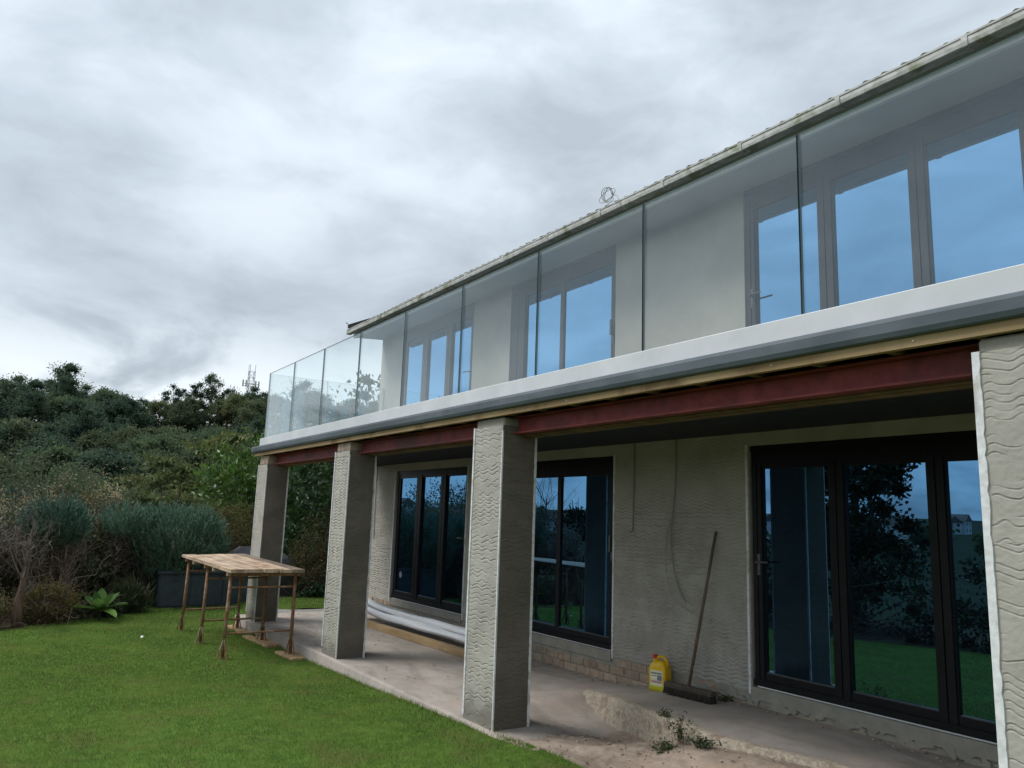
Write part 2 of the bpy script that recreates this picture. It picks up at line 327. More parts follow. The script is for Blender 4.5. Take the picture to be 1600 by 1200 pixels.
def obj(name, me, mats=None, parent=None, loc=None, local=False, rebase=False):
    if isinstance(me, MB): me = me.mesh(name)
    if mats is not None and not me.materials:
        for m in (mats if isinstance(mats, (list, tuple)) else [mats]): me.materials.append(m if not isinstance(m, str) else M[m])
    o = bpy.data.objects.new(name, me); col.objects.link(o)
    if rebase:
        n = len(me.vertices); a = np.empty(n*3, dtype=np.float32); me.vertices.foreach_get('co', a); a = a.reshape(-1, 3)
        c = np.array([(a[:, 0].min()+a[:, 0].max())/2, (a[:, 1].min()+a[:, 1].max())/2, a[:, 2].min()]); a -= c
        me.vertices.foreach_set('co', a.ravel()); me.update(); o.location = c.tolist()
    if loc is not None: o.location = loc
    if parent:
        o.parent = parent
        if not local: o.matrix_parent_inverse = parent.matrix_basis.inverted()
    return o
def empty(name, loc, rz=0, **k):
    o = bpy.data.objects.new(name, None); col.objects.link(o); o.empty_display_size = .2
    o.location = loc; o.rotation_euler = (0, 0, rz)
    o.matrix_basis = Matrix.Translation(loc) @ Matrix.Rotation(rz, 4, 'Z'); return tag(o, **k)
def struct(name, me, mats, **k): return tag(obj(name, me, mats, **k), kind='structure')
# value noise
_lat = rg.random((512, 512)).astype(np.float32)
def vnoise(x, y, seed=0):
    x = np.asarray(x, dtype=np.float64)+seed*37.3; y = np.asarray(y, dtype=np.float64)+seed*17.9
    xi = np.floor(x).astype(int); yi = np.floor(y).astype(int); fx = x-xi; fy = y-yi
    fx = fx*fx*(3-2*fx); fy = fy*fy*(3-2*fy); a = _lat[xi % 512, yi % 512]; b = _lat[(xi+1) % 512, yi % 512]; c = _lat[xi % 512, (yi+1) % 512]; d = _lat[(xi+1) % 512, (yi+1) % 512]
    return (a*(1-fx)+b*fx)*(1-fy)+(c*(1-fx)+d*fx)*fy
def fbm(x, y, seed=0, o=4):
    s = 0; a = .5; t = 0
    for i in range(o): s = s+a*vnoise(np.asarray(x)*2**i, np.asarray(y)*2**i, seed+i); t += a; a *= .5
    return s/t
def sstep(a, b, x): t = np.clip((np.asarray(x, dtype=float)-a)/(b-a), 0, 1); return t*t*(3-2*t)

# ------------------------------------------------------------------ terrain and setting
def lawn_z(x, y):
    x = np.asarray(x, dtype=float); y = np.asarray(y, dtype=float)
    z = -.02-.125*sstep(-5., -10.2, x)-.03*sstep(-12, -17, x)
    z = np.where(x < -12.9, z+.12*sstep(.2, 1.3, y), z)
    z = z-.05*sstep(-1.5, -4., y)*sstep(-12, -5, x)
    return z+.025*(fbm(x*.9, y*.9, 3)-.5)
def terrain_h(x, y):
    x = np.asarray(x, dtype=float); y = np.asarray(y, dtype=float)
    dx = np.maximum(np.maximum(-17.5-x, x-9), 0); dy = np.maximum(np.maximum(-6.-y, y-12), 0); d = np.hypot(dx, dy)
    h = -.32-6.5*sstep(0, 45, d)
    s = np.hypot(x, y+3.5)-55
    hill = 28.5*(.83+.17*sstep(-5, 35, y))*sstep(0, 150, s)*sstep(-75, -8, y)*sstep(5, -30, x)
    r = np.hypot(x, y)
    opp = 8.5*sstep(120, 420, r)*sstep(-20, -90, y)
    far = 34*sstep(1200, 2800, r)*(.55+.9*fbm(x/700., y/700., 9))
    return h+hill+opp+far+3*(fbm(x/40., y/40., 5)-.5)*sstep(10, 60, d)
q = np.sinh(np.linspace(-6.2, 6.2, 190)); q = q/q.max()*3600
tx = q-6; ty = q.copy()
TX, TY = np.meshgrid(tx, ty, indexing='ij'); n = len(q)
V = np.stack([TX, TY, terrain_h(TX, TY)], -1).reshape(-1, 3)
I = np.arange(n*n).reshape(n, n); F = np.stack([I[:-1, :-1], I[1:, :-1], I[1:, 1:], I[:-1, 1:]], -1).reshape(-1, 4)
struct('terrain', smooth(np_mesh('terrain', V, F)), 'terrain')
def grid(name, xs, ys, zf, m, mask=None, **k):
    X, Y = np.meshgrid(xs, ys, indexing='ij'); Z = zf(X, Y); V = np.stack([X, Y, Z], -1).reshape(-1, 3)
    I = np.arange(len(xs)*len(ys)).reshape(len(xs), len(ys)); F = np.stack([I[:-1, :-1], I[1:, :-1], I[1:, 1:], I[:-1, 1:]], -1)
    if mask is not None: F = F[mask((X[:-1, :-1]+X[1:, 1:])/2, (Y[:-1, :-1]+Y[1:, 1:])/2)]
    else: F = F.reshape(-1, 4)
    return struct(name, smooth(np_mesh(name, V, F)), m, **k)
grid('garden_soil', np.linspace(-26, 8, 90), np.linspace(-8, 9, 60), lambda x, y: np.where((x > -15) & (y > -.4) & (x < 6), -.34, lawn_z(x, y)-.045+.05*(fbm(x*2, y*2, 8)-.5)), 'soil')
def lawn_edge(x): return np.interp(x, [-17.5, -16, -14.6, -13.4, -10.5, -8.2, -6.3, 0, 6], [.0, -1.3, -2.15, -3.25, -4.0, -4.3, -4.65, -5.3, -5.6])
def front_edge(x): return np.interp(x, [-5.75, -5.45, -5.2, -4.8, -4.2, -3, 5], [.0, .03, .07, .13, .07, .05, .05])
lawn_mask = lambda x, y: (y > lawn_edge(x)) & (((y < front_edge(x)) & (x > -12.7)) | ((x <= -12.7) & (x > -17.4) & (y < 2.6) & ((x < -13.9) | (y < .45))))
grid('lawn', np.arange(-17.5, 5.5, .07), np.arange(-5.7, 2.7, .07), lawn_z, 'lawn', lawn_mask)
def path_z(x): return .15*sstep(-7.2, -4.55, x)
# patio slab with a chipped front edge; its right end dips and is lost under worn ground
def patio():
    x0, x1 = -13.15, -4.2; nx, ny = 150, 26; xs = np.linspace(x0, x1, nx); ts = np.linspace(0, 1, ny)**1.3
    yf = -.045+.02*(vnoise(xs*3, xs*0, 4)-.5)+.012*(vnoise(xs*11, xs*0, 5)-.5)
    X = np.repeat(xs[:, None], ny, 1); Y = yf[:, None]+.012+(2.13-yf[:, None])*ts[None, :]
    Z = .014*(fbm(X*1.2, Y*1.2, 6)-.5)+(path_z(X)+.004)*sstep(.7, 1.5, Y)*(1-sstep(-6.12, -5.98, X))-.085*sstep(-6.12, -5.7, X)*sstep(.3, .95, Y)-.10*sstep(-5.6, -4.7, X)
    P = np.stack([X, Y, Z], -1)
    A = np.stack([xs, yf, Z[:, 0]-.016], -1)[:, None]; B = np.stack([xs, yf-.004, np.full(nx, -.34)], -1)[:, None]
    P = np.concatenate([B, A, P], 1); m = P.shape[1]; I = np.arange(nx*m).reshape(nx, m)
    return np_mesh('patio', P.reshape(-1, 3), np.stack([I[:-1, :-1], I[1:, :-1], I[1:, 1:], I[:-1, 1:]], -1).reshape(-1, 4))
struct('patio', smooth(patio()), 'concrete')
grid('side_path', np.linspace(-14.0, -13.152, 12), np.linspace(.5, 3.2, 20), lambda x, y: -.045+.02*(fbm(x*2, y*2, 2)-.5), 'paving')
def path_front(x): return np.interp(x, [-7.3, -6.1, -5.9, -5.5, -4.8, -4.2, -3.8, -3.3, 4], [1.5, 1.37, 1.36, 1.26, 1.08, .98, 1.04, 1.18, 1.2])
def raised_path():
    b = MB(); n = 110; xs = np.linspace(-6.08, 4, n); rows = 9
    for i, x in enumerate(xs):
        f = float(path_front(x))+.02*(float(vnoise(x*7, 0, 3))-.5); zt = float(path_z(x))+.006
        for r in range(rows):
            t = r/(rows-1); y = f+.10+(2.12-f-.10)*t; b.v.append((x, y, zt+.012*(float(fbm(x*1.5, y*1.5, 7))-.5)+.004))
    for i in range(n-1):
        for r in range(rows-1): a = i*rows+r; b.f.append((a, a+rows, a+rows+1, a+1)); b.m.append(0)
    return b
struct('raised_path', smooth(raised_path().mesh('raised_path')), 'concrete')
def kerb():
    b = MB(); xs = np.linspace(-6.1, 4, 220); prof = 7
    for x in xs:
        f = float(path_front(x)); zt = float(path_z(x))+.012; e0 = sstep(-6.1, -6.02, x)
        ring = [(f+.13, zt), (f+.05, zt+.012), (f+.012, zt+.004), (f-.006, zt-.03), (f-.012, zt-.09), (f-.03, zt-.17), (f-.03, -.3)]
        for j, (y, z) in enumerate(ring):
            r = .03*(float(fbm(x*9, z*9+j, 3))-.5)+.02*(float(vnoise(x*30, j*3.1, 6))-.5)
            b.v.append((x, y-r*(j > 0), z+.4*r*(j > 0)*(j < 5)))
    for i in range(len(xs)-1):
        for j in range(prof-1): a = i*prof+j; b.f.append((a, a+1, a+prof+1, a+prof)); b.m.append(0)
    b.f.append(tuple(range(prof-1, -1, -1))); b.m.append(0)
    return b
struct('kerb', smooth(kerb().mesh('kerb')), 'kerb')
def rub_z(x, y):
    base = np.interp(x, [-5.9, -5.4, -4.9, -4.5, -4.1, -3.5, 4], [-.012, -.03, -.02, .05, .12, .14, .14])
    drop = np.interp(x, [-6.3, -6.0, -5.4, -4.9, -4.5, 4], [0, -.07, -.06, -.02, 0, 0])*sstep(.3, 1.0, y)
    front = np.interp(x, [-5.9, -5.3, -4.8, -4.3, 4], [-.012, -.03, -.035, -.03, -.03])
    t = sstep(.0, .95, y); z = front*(1-t)+base*t+drop
    fl = fbm(x*2.4, y*2.4, 12); st = np.floor(fl*7)/7
    return z+.06*(st-.5)+.018*(fbm(x*9, y*9, 13)-.5)+.007*(vnoise(x*40, y*40, 14)-.5)
grid('worn_ground', np.concatenate([np.arange(-5.75, -2.2, .012), np.arange(-2.2, 4, .06)]), np.arange(-.06, 1.42, .012), lambda x, y: rub_z(x, y)-.05*sstep(-5.2, -5.75, x), 'rubble', lambda x, y: (y > front_edge(x)-.08) & (y < path_front(x)+.02))

# ------------------------------------------------------------------ scratch-coat surfaces with combed waves
def groove(U, Vv, seed, fade=None, dens=1., depth=1., gw=.0034, spacing=.036, lam=.135):
    rr = np.random.default_rng(seed)
    bh = .17; bi = np.floor((Vv+.03*vnoise(U*4, Vv*0, seed))/bh).astype(int); nb = int(bi.max()-min(0, bi.min()))+2
    ph = rr.random(nb)*6.28; am = rr.uniform(.007, .0135, nb); mk = rr.uniform(.35, 1.15, nb); lm = rr.uniform(.85, 1.2, nb)*lam
    bi = np.clip(bi, 0, nb-1)
    s = U/lm[bi]*2*PI+ph[bi]+1.6*(vnoise(U*3, Vv*3, seed+1)-.5)
    wv = np.sin(s)+.22*np.sin(2*s+ph[bi])
    wq = Vv+am[bi]*wv+.010*(vnoise(U*7, Vv*7, seed+2)-.5)
    t = wq/spacing; fr = (t-np.floor(t)-.5)*spacing
    line = np.floor(t); fr = fr+.016*(vnoise(U*3.3+line*9.1, line*2.3, seed+8)-.5)
    on = vnoise(U*5+line*3.7, line*1.9, seed+3); on = np.clip((on-(.62-.34*dens*mk[bi]))*7, 0, 1)
    g = -np.exp(-(fr/gw)**2)*.0058+np.exp(-((fr-.0062)/.0032)**2)*.0009
    g = depth*g*on*(.55+.6*vnoise(U*9, Vv*9, seed+4))
    if fade is not None: g = g*fade
    return g+.0035*(fbm(U*7, Vv*7, seed+5)-.5)+.0016*(vnoise(U*60, Vv*60, seed+6)-.5)
def wave_face(p0, ud, wid, z0, z1, nrm, seed, du=.01, dv=.0055, fade=None, dens=1., depth=1.15, gw=.0034):
    nu = max(4, int(wid/du)); nv = max(4, int((z1-z0)/dv)); u = np.linspace(0, wid, nu+1); v = np.linspace(z0, z1, nv+1)
    U, Vv = np.meshgrid(u, v, indexing='ij'); fd = fade(U, Vv) if fade else None
    g = groove(U, Vv+.4, seed, fd, dens, depth, gw)
    edge = np.minimum(np.minimum(U, wid-U)/.012, 1); g = g*np.clip(edge, 0, 1)
    P = np.array(p0)[None, None, :]+U[..., None]*np.array(ud)+(g)[..., None]*np.array(nrm); P[..., 2] = Vv
    I = np.arange((nu+1)*(nv+1)).reshape(nu+1, nv+1); F = np.stack([I[:-1, :-1], I[1:, :-1], I[1:, 1:], I[:-1, 1:]], -1).reshape(-1, 4)
    return P.reshape(-1, 3), F
def join_np(parts):
    Vs, Fs, o = [], [], 0
    for V, F in parts: Vs.append(V); Fs.append(F+o); o += len(V)
    return np.concatenate(Vs), np.concatenate(Fs)

# ------------------------------------------------------------------ house
XL, XR = -13.0, 4.0; WY = 2.112
house = empty('house', (-4.5, 2.1, 0), label='long two-storey house under renovation, grey render, glass-fronted balcony on square pillars', cat='house')
WINS = [dict(x0=-12.08, x1=-9.72, g=[(-11.98, -11.37), (-11.17, -10.56), (-10.38, -9.81)], k='fold'),
        dict(x0=-8.72, x1=-6.55, g=[(-8.37, -7.61), (-7.54, -6.64)], k='slide'),
        dict(x0=-4.72, x1=-2.20, g=[(-4.59, -3.94), (-3.785, -3.13), (-2.985, -2.33)], k='fold')]
SILL, HEAD = .325, 2.37; UFL, UHEAD, SOF = 2.72, 4.798, 4.80
# lower wall: core, lintel and piers
b = MB()
edges = [XL]+[v for wd in WINS for v in (wd['x0'], wd['x1'])]+[XR]
for i in range(0, len(edges), 2): b.box(edges[i]+(.0 if i else .012), edges[i+1], WY+.012, WY+.30, .2 if i else .2, 2.52)
for wd in WINS: b.box(wd['x0'], wd['x1'], WY+.003, WY+.30, HEAD+.002, 2.52); b.box(wd['x0'], wd['x1'], WY+.03, WY+.30, .0, SILL-.06)
b.box(XL+.012, XR, WY+.05, WY+.31, -.3, .20)
b.box(XL+.012, XL+.30, WY+.302, 8.2, -.3, 4.9); b.box(XR-.3, XR, WY+.302, 8.2, -.3, 4.9); b.box(XL+.31, XR-.31, 7.9, 8.2, -.3, 4.9)
lower_wall = obj('lower_wall', b, 'render', house)
parts = []
pf = lambda U, Vv: np.clip(1.25-.9*sstep(1.5, 2.1, Vv)-.25, .12, 1)
parts.append(wave_face((-6.55, WY, 0), (1, 0, 0), 1.83, .265, 2.5, (0, -1, 0), 41, .010, .0040, pf, 2.2, 2.6, .0055))
parts.append(wave_face((XL, WY, 0), (1, 0, 0), .92, .255, 2.5, (0, -1, 0), 42, .016, .006, None, 1.3, 2., .005))
parts.append(wave_face((-9.72, WY, 0), (1, 0, 0), 1.0, .255, 2.5, (0, -1, 0), 43, .02, .008, None, 1.1))
parts.append(wave_face((-2.20, WY, 0), (1, 0, 0), 6.2, .265, 2.5, (0, -1, 0), 44, .03, .012, None, 1.1))
for p_ in parts: obj('scratch_coat', np_mesh('scratch_coat', *p_), 'render', lower_wall)
for wd in WINS: obj('mortar_sill', MB().box(wd['x0']+.003, wd['x1']-.003, WY-.012, WY+.16, SILL-.11, SILL-.012), 'mortar', lower_wall)
for wd in WINS: obj('sill_strip', MB().box(wd['x0']+.05, wd['x1']-.04, WY+.02, WY+.10, SILL-.011, SILL-.001), 'white_pvc', lower_wall)
# corner beads beside the openings
for x in (-12.10, -9.70, -8.735, -6.535, -4.735, -2.185):
    obj('corner_bead', MB().box(x-.012, x+.012, WY-.006, WY+.035, .25, HEAD+.01), 'bead', lower_wall)
obj('corner_bead', MB().box(XL-.006, XL+.016, WY-.006, WY+.02, .2, 2.48), 'bead', lower_wall)
# brick plinth: every brick a piece
plinth = obj('plinth', MB().box(XL+.02, -2.0, WY+.009, WY+.055, -.05, .262), 'mortar', house)
bmesh_ = [MB().box(-.1075+a, .1075-c, -.045, .03, -.039+d, .039, bev=.006).mesh('brick') for a, c, d in ((0, 0, 0), (.004, .0, .003), (0, .006, -.001))]
hb = MB().box(-.05, .05, -.045, .03, -.039, .039, bev=.006).mesh('brick')
for me in bmesh_+[hb]: me.materials.append(M['brick'])
for c in range(3):
    z = .046+c*.0885; x = XL+.13+(.1125 if c % 2 else 0)
    while x < -2.3:
        pz = float(path_z(x))
        under = any(wd['x0']-.02 < x < wd['x1']+.02 for wd in WINS)
        if z+.03 > pz and not (under and c == 2 and rnd.random() < .0) and not (x > -5.7 and rnd.random() < .55) and not (c == 2 and under):
            o = obj('brick', rnd.choice(bmesh_), None, plinth, loc=(x+rnd.uniform(-.004, .004), WY+.043+rnd.uniform(-.004, .004), z+rnd.uniform(-.002, .002)))
            o.rotation_euler = (rnd.uniform(-.01, .01), rnd.uniform(-.012, .012), rnd.uniform(-.012, .012))
        x += .225
# crumbling render patches over the plinth on the right
b = MB()
for i in range(40):
    x = -5.7+i*.088+rnd.uniform(-.03, .03); pz = float(path_z(x)); hw, hh = rnd.uniform(.03, .10), rnd.uniform(.02, .055); cz = pz+rnd.uniform(.0, .09)
    if x > -2.2: break
    n = 14; pts_ = [(x+hw*math.cos(t)*(1+.35*math.sin(3*t+i)+.2*rnd.uniform(-1, 1)), cz+hh*math.sin(t)*(1+.3*math.sin(2*t+i*2)+.25*rnd.uniform(-1, 1))) for t in np.linspace(0, 2*PI, n+1)[:-1]]
    y = WY-.004-rnd.uniform(0, .012); V = [(px_, WY+.02, pz_) for px_, pz_ in pts_]+[(x+(px_-x)*.82, y, cz+(pz_-cz)*.82) for px_, pz_ in pts_]
    b.add(V, [(k_, (k_+1) % n, n+(k_+1) % n, n+k_) for k_ in range(n)]+[tuple(range(n, 2*n))])
obj('crumbled_render', b, 'mortar', plinth)['kind'] = 'stuff'

# upper wall and openings
b = MB()
for i in range(0, len(edges), 2): b.box(edges[i], edges[i+1], WY, WY+.30, 2.523, SOF+.1)
for wd in WINS: b.box(wd['x0']+.001, wd['x1']-.001, WY+.02, WY+.29, 2.523, UFL-.005)
obj('upper_wall', b, 'render_up', house)
def window(wd, z0, z1, g0, g1, fm, pm, up):
    w_ = obj('window', MB().box(wd['x0']+.014, wd['x1']-.014, WY+.075, WY+.14, z0, z1), fm, house)
    if up: w_['label'] = 'grey framed upstairs glazed door reflecting blue sky'
    else: w_['label'] = 'black framed downstairs glazed door with dark panes'
    b = MB(); F0 = WY+(.012 if up else .035); x0, x1 = wd['x0']+.014, wd['x1']-.014
    b.box(x0, x1, F0, WY+.074, g1, z1); b.box(x0, x1, F0, WY+.074, z0, g0)
    xs = [x0]+[v for g in wd['g'] for v in g]+[x1]
    for i in range(0, len(xs), 2):
        xa, xb = xs[i], xs[i+1]
        b.box(xa, xb, F0+.004, WY+.0735, g0, g1)
        if xb-xa > .11:   # meeting stiles: a shadow gap and two profiles
            m_ = (xa+xb)/2; b.box(xa+.012, m_-.005, F0-.010, F0+.003, g0-.06, g1+.04); b.box(m_+.005, xb-.012, F0-.010, F0+.003, g0-.06, g1+.04)
    b.box(x0, x1, F0-.012, F0-.001, z1-.05, z1); b.box(x0, x1, F0-.02, F0-.001, z0, z0+.05)
    obj('frame', b, fm, w_)
    for ga, gb in wd['g']:
        obj('pane', MB().box(ga-.004, gb+.004, F0+.023, F0+.037, g0-.004, g1+.004), pm, w_)
        obj('glazing_bead', MB().box(ga, gb, F0+.010, F0+.022, g0, g0+.010), 'handle', w_)
    # lever handle
    hx = (wd['g'][-1][1]+.045) if wd['k'] == 'slide' or wd['x0'] < -11 else wd['g'][0][0]-.045
    sgn = -1 if hx > (wd['x0']+wd['x1'])/2 else 1; hz_ = z0+1.03
    h = MB().box(hx-.014, hx+.014, F0-.014, F0-.0105, hz_-.11, hz_+.07)
    if wd['k'] == 'slide': h.box(hx-.012, hx+.012, F0-.05, F0-.0145, hz_-.02, hz_+.16, bev=.004)
    else: h.tube([(hx, F0-.015, hz_), (hx, F0-.055, hz_), (hx+.03*sgn, F0-.06, hz_+.002), (hx+.13*sgn, F0-.06, hz_+.004)], .009, 8)
    h.tube([(hx, F0-.016, hz_-.08), (hx, F0-.02, hz_-.08)], .009, 10)
    obj('handle', h, 'handle', w_)
    return w_
for i, wd in enumerate(WINS):
    window(wd, SILL, HEAD, .435, 2.165 if i else 2.25, 'frame', 'pane_low', False)
    window(wd, UFL, UHEAD, UFL+.11, 4.595, 'frame_up', 'pane_up', True)
# small round paper sticker on the far downstairs pane
obj('sticker', MB().tube([(-11.83, WY+.054, .70), (-11.83, WY+.0575, .70)], .05, 16), 'ink', house)

# balcony
b = MB().box(-12.93, XR, .02, WY-.002, 2.562, 2.70); obj('balcony_deck', b, 'dark_gap', house)
b = MB().prism_x([(.30, 2.661), (-.035, 2.665), (-.058, 2.655), (-.068, 2.635), (-.068, 2.585), (-.058, 2.562), (-.045, 2.555), (.30, 2.5585)][::-1], -13.0, XR)
obj('balcony_edge', b, 'grey_fascia', house)
obj('balcony_edge', MB().box(-13.0, -12.80, .301, WY-.01, 2.5585, 2.6605), 'grey_fascia', house)
obj('upstand', MB().box(-12.86, XR, .018, .115, 2.6655, 2.797, bev=.004), 'white_trim', house)
obj('upstand', MB().box(-12.86, -12.762, .1155, WY-.01, 2.6655, 2.797, bev=.004), 'white_trim', house)
b = MB()
cuts = [-13.0+.06, -10.3, -5.93, -1.2, XR]
for a, c in zip(cuts[:-1], cuts[1:]): obj('edge_batten', MB().box(a+.002, c-.002, -.03+.002*rnd.random(), .012, 2.506, 2.5545), 'timber', house)
for x in (-1.95, -2.75, -4.6): obj('screw', MB().tube([(x, -.0335, 2.533), (x, -.029, 2.533)], .005, 8), 'bead', house)
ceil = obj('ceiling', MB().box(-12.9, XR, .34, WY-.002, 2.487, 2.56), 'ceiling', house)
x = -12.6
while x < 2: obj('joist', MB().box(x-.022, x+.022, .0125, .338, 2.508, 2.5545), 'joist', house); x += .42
# pillars
PX = [-12.721, -9.356, -5.973, -1.700]; PW, PD = .463, .341
labels = ['rendered square pillar at the far end of the balcony', 'rendered square pillar nearest the trestles', 'rendered square pillar in the middle of the view, white beads on its edges', 'rendered square pillar cut off by the right edge of the picture']
for i, px in enumerate(PX):
    zb = [-.2, -.2, -.06, -.06][i]; zt = [2.36, 2.395, 2.43, 2.44][i]
    du, dv = [(.014, .0065), (.011, .005), (.009, .0036), (.007, .0024)][i]
    ps = [wave_face((px, 0, 0), (1, 0, 0), PW, zb, zt, (0, -1, 0), 60+i, du, dv, None, 1.1, [1.4, 1.4, 1.0, .75][i], [.005, .0045, .0036, .0026][i]),
          wave_face((px, PD, 0), (0, -1, 0), PD, zb, zt, (-1, 0, 0), 80+i, .02, .012, None, .9),
          wave_face((px+PW, PD, 0), (-1, 0, 0), PW, zb, zt, (0, 1, 0), 90+i, .02, .012, None, .9)]
    cap = MB().box(px+.006, px+PW-.006, .006, PD-.006, zt-.02, zt+.0005)
    Vc = np.array(cap.v); Fc = np.array(cap.f); ps.append((Vc, Fc))
    p = obj('pillar', np_mesh('pillar', *join_np(ps)), 'render', house); p['label'] = labels[i]
    obj('side_coat', np_mesh('side_coat', *wave_face((px+PW, 0, 0), (0, 1, 0), PD, zb, zt, (1, 0, 0), 70+i, du, dv, None, .9)), 'render_side', p)['label'] = 'darker render on the side face'
    core = obj('pillar_top', MB().box(px+.03, px+PW-.03, .03, PD-.03, zt-.01, 2.502), 'mortar', p)
    if i < 2:   # bricks left bare under the beam
        for (ax, ay, ln, alongx) in ((.085, .055, .1, 1), (.21, .055, .1, 1), (.345, .055, .17, 1), (PW-.055, .14, .1, 0), (PW-.055, .26, .1, 0)):
            hh = (2.50-zt-.012)/2
            if alongx: m_ = MB().box(-ln/2-.01, ln/2+.01, -.045, .03, -hh, hh, bev=.004)
            else: m_ = MB().box(-.03, .045, -ln/2-.01, ln/2+.01, -hh, hh, bev=.004)
            obj('brick', m_, 'brick', p, loc=(px+ax, ay, zt+.006+hh))
    else:
        bb = MB(); 
        rng_ = [(px+.012, px+PW-.012, .012, PD-.012, zt-.008, 2.501)]
        for r_ in rng_: bb.box(*r_, bev=.012)
        obj('mortar_band', bb, 'mortar', p)
    # white corner beads, ragged where mortar laps over them
    def bead(x0, x1, y0, y1, za, zb2, ragged):
        n = int((zb2-za)/.03); V = []; Fq = []
        for k in range(n+1):
            z = za+(zb2-za)*k/n; wv = 1-.45*max(0, rnd.random()-.55)
            xa, xb, ya, yb = x0, x1, y0, y1
            if ragged == 'x+': xb = x0+(x1-x0)*wv
            if ragged == 'x-': xa = x1-(x1-x0)*wv
            if ragged == 'y-': ya = y1-(y1-y0)*wv
            V += [(xa, ya, z), (xb, ya, z), (xb, yb, z), (xa, yb, z)]
        for k in range(n):
            for j in range(4): Fq.append((4*k+j, 4*k+(j+1) % 4, 4*k+4+(j+1) % 4, 4*k+4+j))
        Fq += [(3, 2, 1, 0), (4*n, 4*n+1, 4*n+2, 4*n+3)]
        obj('corner_bead', MB().add(V, Fq), 'bead', p)
    wl_ = [.012, .013, .014, .026][i]
    bead(px-.008, px+wl_, -.007, .012, [.1, .08, .03, 0][i], zt+.002, 'x+')
    bead(px+PW-.009, px+PW+.004, -.004, .009, zb, zt-.05, 'x-')
    bead(px+PW-.012, px+PW+.008, PD-.012, PD+.008, zb+.06, zt-.03, 'y-')
    bead(px-.006, px+.012, PD-.012, PD+.006, .02, zt-.03, 'x+')
# steel beams and their plates
for a, c in ((PX[0]+PW, PX[1]), (PX[1]+PW, PX[2]), (PX[2]+PW, PX[3]), (PX[3]+PW, XR)):
    b = MB(); ya, yb = .10, .225; z0, z1 = 2.362, 2.504
    b.box(a+.004, c-.004, ya, yb, z0, z0+.011); b.box(a+.004, c-.004, ya, yb, z1-.011, z1); b.box(a+.004, c-.004, (ya+yb)/2-.006, (ya+yb)/2+.006, z0+.0105, z1-.0105)
    bm = obj('steel_beam', b, 'steel_red', house)
    obj('packing_timber', MB().box(a+.02, c-.02, .235, .335, 2.345, 2.505), 'joist', bm)
    obj('packing_timber', MB().box(a+.02, c-.02, .19, .234, 2.349, 2.3615), 'joist', bm)
# eaves
b = MB().prism_x([(1.60, SOF-.042), (WY+.28, SOF+.02), (WY+.28, SOF+.032), (1.60, SOF-.03)][::-1], XL-.05, XR); obj('soffit', b, 'soffit', house)
obj('fascia_board', MB().box(XL-.05, XR, 1.563, 1.5995, SOF-.055, SOF+.085), 'white_pvc', house)
GP = [(1.437, 4.872), (1.434, 4.830), (1.437, 4.803), (1.446, 4.797), (1.49, 4.798), (1.522, 4.800), (1.530, 4.812), (1.53, 4.868)]
gin = [(y+.005*(1 if y < 1.5 else -1), z+(.006 if 2 <= i <= 5 else .0)) for i, (y, z) in enumerate(GP)][::-1]
gut = obj('gutter', MB().prism_x((GP+gin)[::-1], XL-.06, XR), 'gutter', house)
obj('gutter_rim', MB().box(XL-.06, XR, 1.4305, 1.4365, 4.862, 4.8765), 'gutter', gut)
obj('gutter_end', MB().prism_x(GP[::-1], XL-.075, XL-.061), 'gutter', gut)
x = XL+.45
while x < XR:
    bo = [(y+(-.006 if y < 1.5 else .004), z-(.006 if 2 <= i <= 5 else 0)+(.006 if i in (0, 7) else 0)) for i, (y, z) in enumerate(GP)]
    bi_ = [(y+(-.0006 if y < 1.5 else .0004), z-(.0006 if 2 <= i <= 5 else 0)+(.006 if i in (0, 7) else 0)) for i, (y, z) in enumerate(GP)][::-1]
    obj('gutter_bracket', MB().prism_x((bo+bi_)[::-1], x-.020, x+.020), 'gutter', gut); x += .93
ud = (math.cos(R(25)), math.sin(R(25)))
b = MB().prism_x([(1.50, 4.895), (1.50+6.2*ud[0], 4.895+6.2*ud[1]), (1.50+6.2*ud[0], 4.84+6.2*ud[1]), (1.62, 4.855)], XL-.06, XR)
b.prism_x([(1.50+6.2*ud[0], 4.895+6.2*ud[1]), (1.50+12.3*ud[0], 4.95), (1.50+12.3*ud[0], 4.89), (1.50+6.2*ud[0], 4.83+6.2*ud[1])], XL-.06, XR)
roof = obj('roof', b, 'tile', house)
def tile_mesh():
    b = MB(); W_ = .288; n = 32; V = []; L = .40
    pf = lambda u: .030*max(0, math.sin(2*PI*(u*2-.25)))**1.0 if True else 0
    for k in range(n+1):
        u = k/n; z = .006+pf(u)
        for s in (0., L): V += [(u*W_, s*ud[0]-z*ud[1]*0, s*ud[1]+z), (u*W_, s*ud[0], s*ud[1]+z+.016)]
    F = []
    for k in range(n):
        a = 4*k; c = a+4
        F += [(a+1, c+1, c+3, a+3), (a, a+2, c+2, c), (a, c, c+1, a+1), (a+2, a+3, c+3, c+2)]
    F += [(0, 1, 3, 2), (4*n, 4*n+2, 4*n+3, 4*n+1)]
    return smooth(b.add(V, F).mesh('roof_tile'), False)
tm = tile_mesh(); tm.materials.append(M['tile'])
for row in range(2):
    x = XL-.06
    while x < XR-.3:
        obj('roof_tile', tm, None, roof, loc=(x, 1.465+row*.33*ud[0]+rnd.uniform(-.005, .005), 4.858+row*.33*ud[1]+.012*row+rnd.uniform(-.002, .003))); x += .2925
